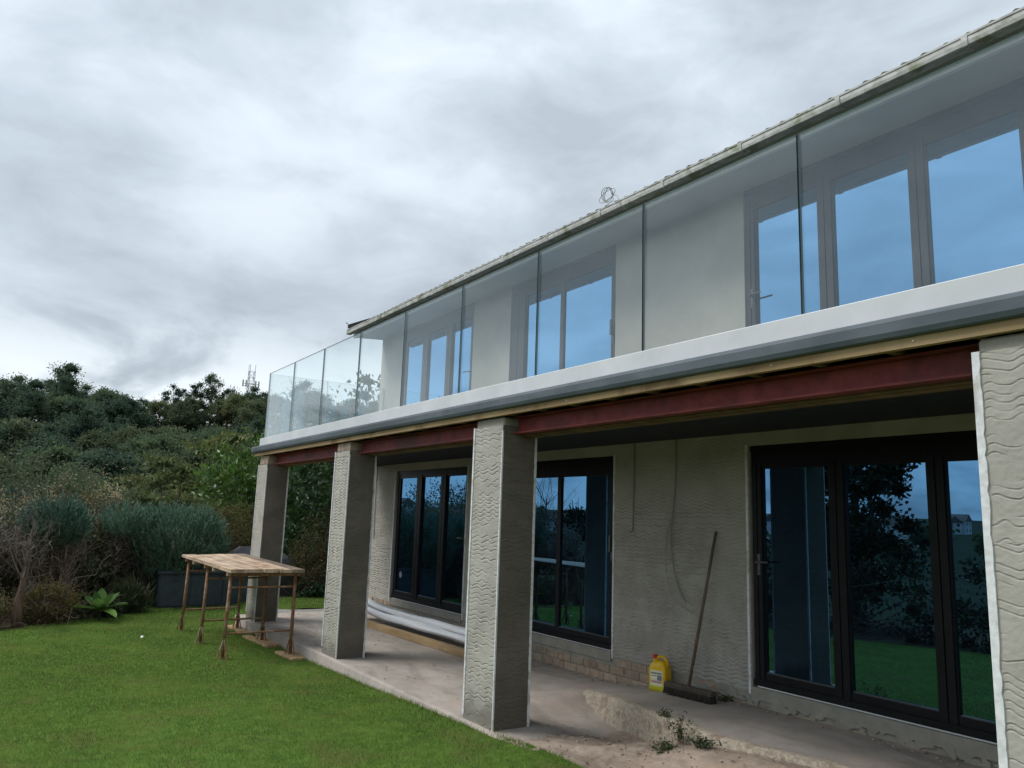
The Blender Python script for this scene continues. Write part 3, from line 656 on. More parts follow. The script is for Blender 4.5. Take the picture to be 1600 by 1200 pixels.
# bargeboard / verge at the far end
obj('verge', MB().prism_x([(1.46, 4.91), (1.46, 4.985), (1.46+6.2*ud[0], 4.985+6.2*ud[1]), (1.46+6.2*ud[0], 4.87+6.2*ud[1])][::-1], XL-.10, XL-.062), 'dark_gap', roof)
obj('verge_hook', MB().tube([(XL-.08, 1.47, 4.97), (XL-.08, 1.44, 5.01), (XL-.11, 1.43, 5.035), (XL-.13, 1.44, 5.02), (XL-.11, 1.45, 5.005)], .006, 6), 'gutter', roof)
# glass balustrade: each panel
bal = obj('glass_balustrade', MB().box(-12.80, XR, .056, .076, 2.7975, 2.8025), 'white_trim', house)
def glass_panel(a, c, y0, y1, label, along='x'):
    b = MB()
    if along == 'x':
        b.box(a, c, y0, y1, 2.803, 3.866); b.m = [1, 2, 0, 1, 0, 1]
    else:
        b.box(y0, y1, a, c, 2.803, 3.866); b.m = [1, 2, 1, 0, 1, 0]
    o = obj('glass_panel', b, ['glass', 'glass_edge', 'glass_top'], bal); return o
xj = -12.765
first = True
while xj < XR-.1:
    x2 = min(xj+1.2695, XR); glass_panel(xj+.005, x2-.005, .057, .075, ''); xj = x2
obj('channel_line', MB().box(-12.83, -12.76, .12, WY-.02, 2.7975, 2.8025), 'white_trim', bal)
glass_panel(.09, 1.06, -12.815, -12.797, '', 'y'); glass_panel(1.07, 2.10, -12.815, -12.797, '', 'y')

# cables on the wall, coil on the gutter
def cable(name, pts, r, m, label, cat='cable', n=6, sub=6):
    P = [Vector(p) for p in pts]; Q = []
    for i in range(len(P)-1):
        p0, p1, p2, p3 = P[max(i-1, 0)], P[i], P[i+1], P[min(i+2, len(P)-1)]
        for k in range(sub):
            t = k/sub; Q.append(.5*((2*p1)+(-p0+p2)*t+(2*p0-5*p1+4*p2-p3)*t*t+(-p0+3*p1-3*p2+p3)*t**3))
    Q.append(P[-1]); o = obj(name, smooth(MB().tube(Q, r, n).mesh(name)), m, rebase=True); return tag(o, label, cat)
cable('cable', [(-6.21, 2.10, 2.487), (-6.205, 2.098, 2.2), (-6.215, 2.099, 1.8), (-6.22, 2.097, 1.6), (-6.235, 2.09, 1.555), (-6.26, 2.085, 1.575)], .0065, 'cable', 'short grey cable hanging down the rendered wall beside the middle door')
cable('cable', [(-5.60, 2.10, 2.487), (-5.60, 2.098, 2.1), (-5.64, 2.096, 1.75), (-5.66, 2.094, 1.5), (-5.62, 2.094, 1.22), (-5.54, 2.094, 1.02), (-5.46, 2.092, .93)], .006, 'cable', 'long grey cable curving down the rendered wall above the yellow bottle')
cable('cable', [(-5.66, 2.097, 1.72), (-5.72, 2.096, 1.55), (-5.73, 2.095, 1.25), (-5.66, 2.095, 1.0), (-5.5, 2.094, .88), (-5.33, 2.094, .84)], .0022, 'cable', 'thin looping wire on the rendered wall behind the broom handle')
cable('cable', [(-12.88, 2.106, 2.48), (-12.86, 2.1, 2.0), (-12.85, 2.1, 1.5), (-12.83, 2.1, 1.25)], .007, 'cable', 'thin cable running down the wall corner beside the far door')
pts = []
for k in range(64):
    t = k*.36; lp = int(t/(2*PI)); ca = (.10, .085, .07, .09)[lp % 4]; cb = (.055, .075, .045, .06)[lp % 4]; th = (.5, -.4, .9, .1)[lp % 4]
    a_, b_ = ca*math.cos(t), cb*math.sin(t); pts.append((-5.92+a_*math.cos(th)-b_*math.sin(th)+.012*lp, 1.44+.03*math.cos(t+lp)-.006*lp, 4.99+a_*math.sin(th)+b_*math.cos(th)))
pts += [(-5.78, 1.43, 4.95), (-5.72, 1.422, 4.88), (-5.68, 1.43, 4.79), (-5.62, 1.565, 4.77), (-5.5, 1.72, 4.793)]
cable('cable_coil', pts, .0036, 'wire', 'tangled coil of pale wire hooked over the roof gutter', 'cable', 5, 3)

# ------------------------------------------------------------------ things on the patio
# broom
def frame_to(p0, p1): return Vector(p1)-Vector(p0)
hx, hy, hz0 = -5.20, 1.86, float(path_z(-5.2))+.012
br = empty('broom', (hx, hy, hz0), label='wide dark broom leaning its wooden handle on the rendered wall', cat='broom')
ax = R(-6); ux, uy = math.cos(ax), math.sin(ax)
def hp(u, v, z): return (hx+u*ux-v*uy, hy+u*uy+v*ux, hz0+z+u*.045)
rings = []
for u in np.linspace(-.32, .32, 13):
    kx = 1 if abs(u) < .3 else .82
    rings.append([hp(u, v*kx, z) for v, z in ((-.036, .062), (.036, .062), (.038, .085), (.022, .104), (-.022, .104), (-.038, .085))])
obj('stock', MB().loft(rings), 'broom_head', br)
b = MB()
for i in range(520):
    u = rnd.uniform(-.315, .315); v = rnd.uniform(-.033, .033); du, dv = rnd.uniform(-.012, .012), v*.45+rnd.uniform(-.008, .008); r_ = .004
    b.add([hp(u-r_, v, .063), hp(u+r_, v, .063), hp(u+du+r_, v+dv, .0), hp(u+du-r_, v+dv, .0)], [(0, 1, 2, 3)])
b.loft([[hp(u, v, z) for v, z in ((-.03, .012), (.03, .012), (.034, .0615), (-.034, .0615))] for u in (-.31, 0, .31)])
obj('bristles', b, 'bristle', br)
topp = (-5.075, 2.085, 1.60)
obj('handle', smooth(MB().tube([hp(-.01, 0, .09), tuple((Vector(hp(-.01, 0, .09))*.5+Vector(topp)*.5)), topp], [.015, .0145, .013], 10).mesh('handle')), 'broom_wood', br)
base = Vector(hp(-.01, 0, .09)); dirv = (Vector(topp)-base).normalized(); jn = base+dirv*.20
b = MB().tube([hp(-.13, 0, .10), tuple(jn)], .004, 6).tube([hp(.11, 0, .10), tuple(jn)], .004, 6); obj('brace', b, 'cable', br)
# yellow bottle
bx, by, bz = -5.70, 1.99, float(path_z(-5.70))+.010
bt = empty('bottle', (bx, by, bz), label='yellow plastic jerrycan bottle with red cap standing by the wall', cat='bottle')
def rrect(cx_, cy_, hxw, hyw, rad, z, rz=R(14), n=4):
    P = []
    for sx, sy, a0 in ((1, 1, 0), (-1, 1, 90), (-1, -1, 180), (1, -1, 270)):
        for k in range(n+1):
            a = R(a0+90*k/n); x = sx*(hxw-rad)+rad*math.cos(a); y = sy*(hyw-rad)+rad*math.sin(a)
            P.append((cx_+x*math.cos(rz)-y*math.sin(rz), cy_+x*math.sin(rz)+y*math.cos(rz), z))
    return P
W_, D_ = .092, .064
obj('body', smooth(MB().loft([rrect(bx, by, W_*s, D_*s, .022, bz+z) for z, s in ((.068, 1), (.07, 1.), (.19, 1), (.205, .985), (.225, .93), (.245, .8), (.262, .62), (.272, .5))]).mesh('body')), 'yellow', bt)
obj('base', smooth(MB().loft([rrect(bx, by, W_*s, D_*s, .022, bz+z) for z, s in ((0, .93), (.006, .99), (.02, 1.), (.067, 1.))]).mesh('base')), 'lime', bt)
def bl(x, y, z, rz=R(14)): return (bx+x*math.cos(rz)-y*math.sin(rz), by+x*math.sin(rz)+y*math.cos(rz), bz+z)
obj('neck', smooth(MB().tube([bl(-.052, 0, .225), bl(-.052, 0, .292)], .021, 14).mesh('neck')), 'yellow', bt)
obj('cap', MB().tube([bl(-.052, 0, .288), bl(-.052, 0, .32)], [.025, .024], 14), 'red_cap', bt)
obj('handle', smooth(MB().tube([bl(-.03, 0, .262), bl(-.022, 0, .30), bl(.005, 0, .312), bl(.045, 0, .305), bl(.072, 0, .275), bl(.084, 0, .225)], [.014, .013, .013, .014, .015, .016], 10).mesh('handle')), 'yellow', bt)
def lblbox(x0, x1, z0, z1, off): 
    return MB().hexa([bl(x0, -D_-off, z0), bl(x1, -D_-off, z0), bl(x1, -D_+.0002, z0), bl(x0, -D_+.0002, z0), bl(x0, -D_-off, z1), bl(x1, -D_-off, z1), bl(x1, -D_+.0002, z1), bl(x0, -D_+.0002, z1)])
lb = obj('label', lblbox(-.066, .066, .05, .19, .0012), 'label', bt)
for x0, x1, z0, z1, mm in ((-.058, .058, .155, .17, 'ink'), (-.058, .0, .135, .142, 'ink'), (.008, .058, .10, .148, 'ink'), (-.058, .0, .115, .127, 'white_pvc'), (-.058, .058, .075, .095, 'ink_red')):
    obj('print', lblbox(x0, x1, z0, z1, .002), mm, lb)
# long plastic-wrapped bundle on a timber baulk
obj_t = obj('timber_baulk', MB().box(-12.1, -8.35, -.045, .045, 0, .085, bev=.004), 'timber')
obj_t.location = (0, 1.62, .004); obj_t.rotation_euler = (0, 0, R(1.2)); tag(obj_t, 'sawn timber baulk lying on the patio under the white wrapped bundle', 'timber')
bn = empty('wrapped_bundle', (-10, 1.72, .09), label='long white plastic-wrapped bundle lying along the wall on timber', cat='bundle')
for j, (dy, dz, rr_, x0, x1) in enumerate(((.0, .055, .058, -12.15, -7.75), (.10, .05, .055, -12.1, -7.9), (.05, .135, .05, -12.2, -7.95))):
    rings = []; N = 60
    for i in range(N+1):
        x = x0+(x1-x0)*i/N; yb_ = 1.63+dy+.035*(i/N)+.015*math.sin(i*.35+j); zb_ = .088+dz+.10*max(0, 1-i/18)**2*(1 if j == 2 else .5)-.085*max(0, (i/N-.9)*10)**1.5*.8
        ring = []
        for k in range(14):
            t = 2*PI*k/14; q_ = rr_*(1+.10*math.sin(3*t+i*.13+j*2)+.07*math.sin(5*t-i*.21)+.05*(rnd.random()-.5)); ring.append((x, yb_+q_*1.25*math.cos(t), zb_+q_*.9*math.sin(t)))
        rings.append(ring)
    obj('wrapped_roll', smooth(MB().loft(rings).mesh('wrapped_roll')), 'wrap', bn)
# ------------------------------------------------------------------ trestles and plank top
def trestle(name, L, Rr, ztop, label):
    """L, Rr: foot points (x, y, z); ztop: (left top z, right top z)"""
    t = empty(name, tuple((Vector(L)+Vector(Rr))/2), label=label, cat='trestle', group='rusty steel trestles')
    L = Vector(L); Rr = Vector(Rr); TL = Vector((L.x-.02, L.y+.02, ztop[0])); TR = Vector((Rr.x-.02, Rr.y-.0, ztop[1]))
    for F_, T_ in ((L, TL), (Rr, TR)):
        lg = obj('leg', smooth(MB().tube([F_+Vector((0, 0, .03)), F_*.5+T_*.5, T_], .0215, 9).mesh('leg')), 'rust', t)
        j = F_+(T_-F_)*.27
        for dx, dy in ((.11, .02), (-.10, .03), (.02, -.07)):
            obj('foot_stay', MB().tube([tuple(j), (F_.x+dx, F_.y+dy, F_.z+.008)], .0085, 6), 'rust', lg)
        obj('foot_plate', MB().box(F_.x-.02, F_.x+.02, F_.y-.02, F_.y+.02, F_.z, F_.z+.03), 'rust', lg)
    for f in (.30, .86):
        obj('rail', MB().tube([L+(TL-L)*f, Rr+(TR-Rr)*f], .0125, 8), 'rust', t)
    dv_ = (TR-TL).normalized(); A = TL-dv_*.05; B = TR+dv_*.05
    b = MB().hexa([(A.x-.03, A.y, A.z), (A.x+.03, A.y, A.z), (B.x+.03, B.y, B.z), (B.x-.03, B.y, B.z), (A.x-.03, A.y, A.z+.05), (A.x+.03, A.y, A.z+.05), (B.x+.03, B.y, B.z+.05), (B.x-.03, B.y, B.z+.05)])
    obj('top_bar', b, 'rust', t); return t
NL, NR, FL, FR = Vector((-10.12, -.97, .925)), Vector((-9.97, -.09, .935)), Vector((-13.02, -.97, .945)), Vector((-12.70, -.10, .975))
def top_at(s, t): a = NL.lerp(FL, s); c = NR.lerp(FR, s); return a.lerp(c, t)
TH = .04
def zt_at(s, t): return top_at(s, t).z-TH-.052
gz = lambda x, y: float(lawn_z(x, y))
trestle('trestle', (-10.22, -.93, gz(-10.2, -.93)-.005), (-10.05, -.15, gz(-10.05, -.15)+.035), (zt_at(.04, .04), zt_at(.04, .94)), 'rusty steel trestle under the near end of the plank top')
trestle('trestle', (-11.45, -.93, gz(-11.45, -.93)-.005), (-11.28, -.15, gz(-11.28, -.15)+.035), (zt_at(.46, .04), zt_at(.46, .94)), 'rusty steel trestle under the middle of the plank top')
trestle('trestle', (-12.75, -.92, gz(-12.75, -.92)-.005), (-12.55, -.16, gz(-12.55, -.16)+.035), (zt_at(.9, .04), zt_at(.9, .94)), 'rusty steel trestle under the far end of the plank top, by the end pillar')
tt = empty('plank_top', (-11.5, -.5, .88), label='weathered wooden plank work top laid across three trestles', cat='work top')
ws = [0, .23, .45, .66, .83, 1.0]
for i in range(5):
    ta, tb = ws[i]+.009, ws[i+1]-.009; s0 = -.02+rnd.uniform(-.012, .012); s1 = 1+rnd.uniform(-.03, .01); N = 6; rings = []
    for k in range(N+1):
        s = s0+(s1-s0)*k/N; a, c = top_at(s, ta), top_at(s, tb); dz = rnd.uniform(-.003, .003)
        rings.append([(a.x, a.y, a.z-TH), (c.x, c.y, c.z-TH), (c.x, c.y, c.z+dz), (a.x, a.y, a.z+dz)])
    obj('plank', MB().loft(rings), 'timber_old', tt)
for s in (.02, .30, .72):
    a, c = top_at(s, .01), top_at(s, .99); b = MB().hexa([(a.x-.035, a.y, a.z-TH-.05), (a.x+.035, a.y, a.z-TH-.05), (c.x+.035, c.y, c.z-TH-.05), (c.x-.035, c.y, c.z-TH-.05), (a.x-.035, a.y, a.z-TH-.001), (a.x+.035, a.y, a.z-TH-.001), (c.x+.035, c.y, c.z-TH-.001), (c.x-.035, c.y, c.z-TH-.001)])
    if s != .02: obj('batten', b, 'timber_old', tt)
def scrap(x, y, l, wd_, rz, label, tilt=0, dz=0.):
    o = obj('scrap_board', MB().box(-l/2, l/2, -wd_/2, wd_/2, 0, .032, bev=.003), 'scrap'); o.location = (x, y, gz(x, y)+.002+dz); o.rotation_euler = (tilt, 0, rz); return tag(o, label, 'board', 'scrap boards under the trestle feet')
scrap(-10.03, -.19, .58, .10, R(4), 'short scrap board under the near trestle foot, on its lawn side')
scrap(-10.0, -.085, .56, .085, R(-3), 'short scrap board under the near trestle foot, on its patio side')
scrap(-11.28, -.20, 1.0, .11, R(3), 'long scrap board under the middle trestle foot, on its lawn side')
scrap(-11.2, -.09, .9, .09, R(1), 'long scrap board under the middle trestle foot, on its patio side')
scrap(-12.5, -.17, .75, .13, R(2), 'scrap board under the far trestle foot beside the end pillar')

# ------------------------------------------------------------------ storage boxes at the back of the lawn
sx, sy = -15.75, -.78; sz = gz(-15.6, 0)-.01
bxo = empty('storage_box', (sx, sy+.85, sz), label='dark plastic garden storage box with lid at the back of the lawn', cat='storage box')
b = MB().box(sx-.62, sx, sy, sy+1.72, sz, sz+.62, bev=.012); obj('body', b, 'plastic_dark', bxo)
for y0, y1 in ((sy+.03, sy+.54), (sy+.57, sy+1.12), (sy+1.15, sy+1.69)):
    d_ = obj('front_panel', MB().box(sx+.0005, sx+.016, y0, y1, sz+.04, sz+.58, bev=.004), 'plastic_dark', bxo)
    obj('hand_hold', MB().box(sx+.0165, sx+.020, (y0+y1)/2-.05, (y0+y1)/2+.04, sz+.47, sz+.52), 'black_cover', d_)
obj('lid', MB().prism_x([(sy-.03, sz+.622), (sy+1.75, sz+.622), (sy+1.75, sz+.665), (sy+.86, sz+.70), (sy-.03, sz+.665)], sx-.66, sx+.045), 'plastic_dark', bxo)
cv = empty('barbecue_cover', (-16.5, 1.15, sz), label='black fabric cover with a peaked top behind the storage box', cat='cover')
rings = []
for z, x0, x1, y0, y1 in ((0, -.42, .42, -.72, .72), (.3, -.42, .42, -.72, .72), (.72, -.43, .43, -.74, .74), (.86, -.36, .36, -.62, .62), (1.07, -.12, .12, -.36, .36), (1.085, -.1, .1, -.33, .33)):
    ring = []
    for k in range(20):
        t = k/20*4; s_ = int(t); f = t-s_; P_ = [(x0, y0), (x1, y0), (x1, y1), (x0, y1)]; a, c = P_[s_], P_[(s_+1) % 4]
        ring.append((-16.5+a[0]+(c[0]-a[0])*f+rnd.uniform(-.012, .012), 1.15+a[1]+(c[1]-a[1])*f+rnd.uniform(-.012, .012), sz+z))
    rings.append(ring)
obj('cover', MB().loft(rings), 'black_cover', cv)
for i, (x, y, r_, lb_) in enumerate(((-12.1, -1.55, .03, 'scrap of white litter on the lawn left of the trestles'),)):
    o = obj('litter', MB().add([(r_*math.cos(t)*(1+.3*math.sin(3*t)), r_*.7*math.sin(t), .012*math.sin(2*t+i)) for t in np.linspace(0, 2*PI, 9)[:-1]]+[(0, 0, .02)], [(k, (k+1) % 8, 8) for k in range(8)]), 'litter'); o.location = (x, y, gz(x, y)+.035); tag(o, lb_, 'litter')

# ------------------------------------------------------------------ vegetation
def unit(a): return a/np.maximum(np.linalg.norm(a, axis=-1, keepdims=True), 1e-9)
def leaves(C, Dn, length, width, seed=0, fold=.25):
    """one diamond leaf per centre, Dn long axis"""
    r = np.random.default_rng(seed); n = len(C); Dn = unit(Dn); S = unit(np.cross(Dn, r.normal(size=(n, 3)))); N = np.cross(Dn, S)
    L = (length*r.uniform(.6, 1.35, n))[:, None]; Wd = (width*r.uniform(.65, 1.3, n))[:, None]
    a = C-Dn*L*.5; c = C+Dn*L*.5; b1 = C+S*Wd*.5+N*Wd*fold; d1 = C-S*Wd*.5+N*Wd*fold
    V = np.stack([a, b1, c, d1], 1).reshape(-1, 3); F = np.arange(4*n).reshape(-1, 4); return V, F
def clump_points(cl, rad, per, seed, shell=.55, flat=1.):
    r = np.random.default_rng(seed); C = np.repeat(cl, per, 0); Rr = np.repeat(rad, per)
    d = unit(r.normal(size=(len(C), 3))); q_ = np.minimum(np.abs(r.normal(size=len(C)))*.55+.12, 1.5); off = d*q_[:, None]*Rr[:, None]; off[:, 2] *= flat
    return C+off, d
def twigs(P0, P1, r0=.006, seg=3, seed=0, wig=.08):
    """thin three-sided stems from P0 to P1"""
    r = np.random.default_rng(seed); n = len(P0); D = P1-P0; L = np.linalg.norm(D, axis=1, keepdims=True)
    t = np.linspace(0, 1, seg+1); a = unit(np.cross(D, np.array([.3, .5, .8])+0*D)); b_ = unit(np.cross(D, a)); V = []
    for k, tt_ in enumerate(t):
        c = P0+D*tt_+(r.normal(size=(n, 3))*wig*L*(0 if k in (0, seg) else 1)); rr_ = r0*(1-.75*tt_)
        for j in range(3): an = 2*PI*j/3; V.append(c+(math.cos(an)*a+math.sin(an)*b_)*rr_)
    V = np.stack(V, 1).reshape(-1, 3); F = []
    K = 3*(seg+1); base = (np.arange(n)*K)[:, None]
    for k in range(seg):
        for j in range(3): F.append(base+np.array([[3*k+j, 3*k+(j+1) % 3, 3*k+3+(j+1) % 3, 3*k+3+j]]))
    return V, np.concatenate(F)
def limb_tree(name, h, spread, seed, trunk_r, nclump, per, leaf, leafw, crown_z0, mat_leaf, mat_bark='bark', clump_r=.5, flat=.85, lean=0., droop=.0):
    """returns (trunk mesh, crown mesh) around the origin"""
    r = np.random.default_rng(seed); rd = random.Random(seed)
    cl = []; 
    while len(cl) < nclump:
        p = r.uniform(-1, 1, 3)
        q_ = np.linalg.norm(p)
        if q_ > 1 or q_ < .35: continue
        z = crown_z0+(h-crown_z0)*(p[2]*.5+.5); wz = math.sin(PI*min(1, max(.08, .12+.80*(p[2]*.5+.5))))**.7
        cl.append((p[0]*spread*wz*(1+.25*r.normal())+lean*z, p[1]*spread*wz*(1+.2*r.normal()), z))
    cl = np.array(cl); rad = clump_r*r.uniform(.6, 1.3, nclump)
    C, d = clump_points(cl, rad, per, seed+1, .6, flat); dn = d+r.normal(size=d.shape)*.6; dn[:, 2] -= droop
    crown = np_mesh('crown', *leaves(C, dn, leaf, leafw, seed+2))
    b = MB(); top = (lean*h*.8, 0, h*.72); b.tube([(0, 0, -.3), (lean*h*.2, .02*h*rd.uniform(-1, 1), h*.25), (lean*h*.5, .02*h*rd.uniform(-1, 1), h*.5), top], [trunk_r*1.3, trunk_r, trunk_r*.7, trunk_r*.25], 8)
    for i in range(min(nclump, 16)):
        p = cl[i]; z0 = min(p[2]*.75, h*rd.uniform(.22, .6)); st = Vector((lean*z0, 0, z0)); en = Vector(p); md = st.lerp(en, .5)+Vector((0, 0, .06*h))
        b.tube([st, md, en], [trunk_r*.45, trunk_r*.28, trunk_r*.08], 5, cap=False)
    return smooth(b.mesh('trunk')), crown
# far hillside wood: a handful of tree forms, each tree its own copy
forms = []
for i, (h, sp, nc, per, ml, cz, cr) in enumerate(((10, 4.2, 60, 260, 'lf_hill', 2., 1.35), (8.5, 4.6, 64, 260, 'lf_hill', 1.3, 1.3), (11.5, 3.6, 60, 260, 'lf_hill', 2.6, 1.25), (7.5, 4.4, 60, 260, 'lf_hill2', 1., 1.25), (9, 3.9, 56, 260, 'lf_hill2', 2., 1.25))):
    tm_, cm_ = limb_tree('tree', h, sp, 200+i, .22, nc, per, .36, .22, cz, ml, clump_r=cr, flat=.7); tm_.materials.append(M['bark']); cm_.materials.append(M[ml]); forms.append((tm_, cm_))
thin = []
for i, (h, sp, nc, per, cz, cr) in enumerate(((9.5, 2.7, 17, 70, 4.2, 1.0), (8.5, 2.4, 13, 60, 4.5, .85), (10, 1.5, 20, 90, 1.5, .9))):
    tm_, cm_ = limb_tree('tree', h, sp, 300+i, .20, nc, per*3, .3, .17, cz, 'lf_hill', clump_r=cr, flat=.8); tm_.materials.append(M['bark']); cm_.materials.append(M['lf_hill']); thin.append((tm_, cm_))
def plant_tree(form, x, y, s, rz, label, group, name='tree', cat='tree', z=None, sink=.3):
    z = float(terrain_h(x, y))-sink if z is None else z
    t = empty(name, (x, y, z), rz, label=label, cat=cat, group=group)
    for nm, me in (('trunk', form[0]), ('crown', form[1])):
        o = obj(nm, me, None, t, local=True); o.scale = (s, s, s*rnd.uniform(.9, 1.12)); o.location = (0, 0, 0)
    return t
def pol(a, d):   # angle in degrees left of +y, seen from the camera
    return CAM.x-math.sin(R(a))*d, CAM.y+math.cos(R(a))*d
HL = 'broad-crowned tree in the dense dark wood covering the far hillside'
for row, dist in enumerate((74, 84, 94, 104, 115, 126, 138, 150, 163)):
    a = 58+rnd.random()*2
    while a < 94.5:
        d = dist+rnd.uniform(-5, 5); x, y = pol(a, d)
        if not (row >= 7 and 77 < a < 84 and rnd.random() < .6):
            plant_tree(rnd.choice(forms), x, y, rnd.uniform(.72, 1.12), rnd.random()*6.28, HL, 'trees of the far hillside wood')
        a += rnd.uniform(2.9, 4.3)*(100/dist)**.8
def ridge(a, d, s, form, label): x, y = pol(a, d); plant_tree(form, x, y, s, rnd.random()*6.28, label, None)
ridge(85.6, 172, 1.0, forms[0], 'tallest rounded dark tree on the left of the ridge skyline')
ridge(87.6, 172, .95, forms[2], 'tall dark tree on the skyline left of the rounded one')
ridge(90.2, 172, .85, forms[2], 'dark tree on the skyline at the left edge of the picture')
ridge(80.4, 176, 1.0, thin[0], 'thin see-through tree on the skyline in the middle of the ridge')
ridge(79.2, 176, 1.05, thin[2], 'narrow ivy-clad tree standing on the ridge skyline')
ridge(78.0, 176, 1.15, thin[0], 'open airy tree on the ridge skyline left of the mast')
ridge(76.9, 176, 1.1, thin[1], 'sparse tree on the ridge skyline next to the mast')
ridge(82.2, 174, .85, thin[1], 'small sparse tree in the dip of the ridge skyline')
for i, a in enumerate((75.2, 73.6, 71.8, 70.1, 68.3, 66.2, 64)): x, y = pol(a, 176); plant_tree((forms+thin)[i % 8], x, y, rnd.uniform(.8, 1.05), rnd.random()*6.28, 'tree on the ridge skyline behind the glass balustrade', 'ridge trees seen through glass')
for a, s in ((83.6, .8), (81.2, .82), (79.8, .75), (77.4, .8), (76.1, .85)): x, y = pol(a, 170); plant_tree(forms[3], x, y, s, rnd.random()*6.28, 'low bushy tree just under the ridge skyline', 'low trees along the ridge')
# conifer-like tree seen through the glass
x, y = pol(67.6, 46); tm_, cm_ = limb_tree('tree', 12.5, 2.6, 333, .2, 30, 110, .34, .2, 2., 'lf_hill', clump_r=.9, flat=.45); tm_.materials.append(M['bark']); cm_.materials.append(M['lf_hill'])
plant_tree((tm_, cm_), x, y, 1.05, 1., 'tall layered tree seen through the far glass panels', None)
for a, d, s in ((65.2, 44, .62), (70.2, 50, .62), (72.6, 52, .55), (63, 46, .66)): x, y = pol(a, d); plant_tree(forms[1], x, y, s*1.25, rnd.random()*6.28, 'bushy tree seen through the far glass panels', 'trees behind the glass')
# radio mast
mx, my = pol(75.55, 190); mz = float(terrain_h(mx, my))-.5
mast = empty('radio_mast', (mx, my, mz), label='lattice radio mast on the ridge skyline', cat='mast')
b = MB(); H_ = 33.4-mz; 
for sx_, sy_ in ((-1, -1), (1, -1), (1, 1), (-1, 1)): b.tube([(mx+sx_*.75, my+sy_*.75, mz), (mx+sx_*.6, my+sy_*.6, mz+H_)], .07, 5)
for k in range(9):
    z0, z1 = mz+H_*k/9, mz+H_*(k+1)/9
    for s0, s1 in (((-1, -1), (1, -1)), ((1, -1), (1, 1)), ((1, 1), (-1, 1)), ((-1, 1), (-1, -1))):
        b.tube([(mx+s0[0]*.65, my+s0[1]*.65, z0), (mx+s1[0]*.65, my+s1[1]*.65, z1)], .035, 4, cap=False); b.tube([(mx+s0[0]*.65, my+s0[1]*.65, z1), (mx+s1[0]*.65, my+s1[1]*.65, z1)], .035, 4, cap=False)
obj('lattice', b, 'steel_mast', mast)
for z, l in ((mz+H_*.78, 2.0), (mz+H_*.74, 1.9)): obj('cross_arm', MB().tube([(mx, my-l, z), (mx, my+l, z)], .06, 5), 'steel_mast', mast)
for dy in (-1.8, -1.1, 1.1, 1.8): obj('antenna', MB().box(mx-.15, mx+.15, my+dy-.12, my+dy+.12, mz+H_*.72, mz+H_*.84), 'steel_mast', mast)
for dx, dy in ((.6, .6), (-.6, -.6), (.6, -.6)): obj('aerial', MB().tube([(mx+dx, my+dy, mz+H_), (mx+dx, my+dy, mz+H_+1.6)], .05, 4), 'steel_mast', mast)

# garden plants -------------------------------------------------------------
def shrub(name, x, y, z0, rx, ry, h, n, leaf, leafw, ml, label, seed, ntw=60, twm='twig', cat='shrub', zlo=.15, flat=1., up=.3, clr=.3, group=None, tw_r=.008, box=False):
    r = np.random.default_rng(seed); t = empty(name, (x, y, z0), label=label, cat=cat, group=group)
    ncl = max(12, n//90); P = []
    while len(P) < ncl:
        p = r.uniform(-1, 1, 3)
        if not box and np.linalg.norm(p) > 1: continue
        if max(abs(p)) < .55 and np.linalg.norm(p) < .5: continue
        P.append(p)
    P = np.array(P); cl = np.stack([x+P[:, 0]*rx, y+P[:, 1]*ry, z0+h*(zlo+(1-zlo)*(P[:, 2]*.5+.5))], 1)
    C, d = clump_points(cl, np.full(ncl, clr)*r.uniform(.6, 1.3, ncl), n//ncl, seed+1, .5, flat)
    C[:, 2] = np.maximum(C[:, 2], z0+.02); dn = d*.8+r.normal(size=d.shape)*.5; dn[:, 2] += up
    obj('foliage', np_mesh('foliage', *leaves(C, dn, leaf, leafw, seed+2)), ml, t)
    if ntw:
        st = np.stack([x+r.normal(size=ntw)*rx*.22, y+r.normal(size=ntw)*ry*.3, np.full(ntw, z0-.05)], 1); en = cl[r.integers(0, ncl, ntw)]+r.normal(size=(ntw, 3))*.12
        k2 = ntw*3; s2 = st[r.integers(0, ntw, k2)]*.35+en[r.integers(0, ntw, k2)]*.65+r.normal(size=(k2, 3))*.1; e2 = s2+unit(r.normal(size=(k2, 3))+np.array([0, 0, .6]))*r.uniform(.2, .6, (k2, 1))
        V1, F1 = twigs(st, en, tw_r*1.6, 4, seed+3); V2, F2 = twigs(s2, e2, tw_r*.55, 3, seed+4)
        obj('stems', np_mesh('stems', *join_np([(V1, F1), (V2, F2)])), twm, t)
    return t
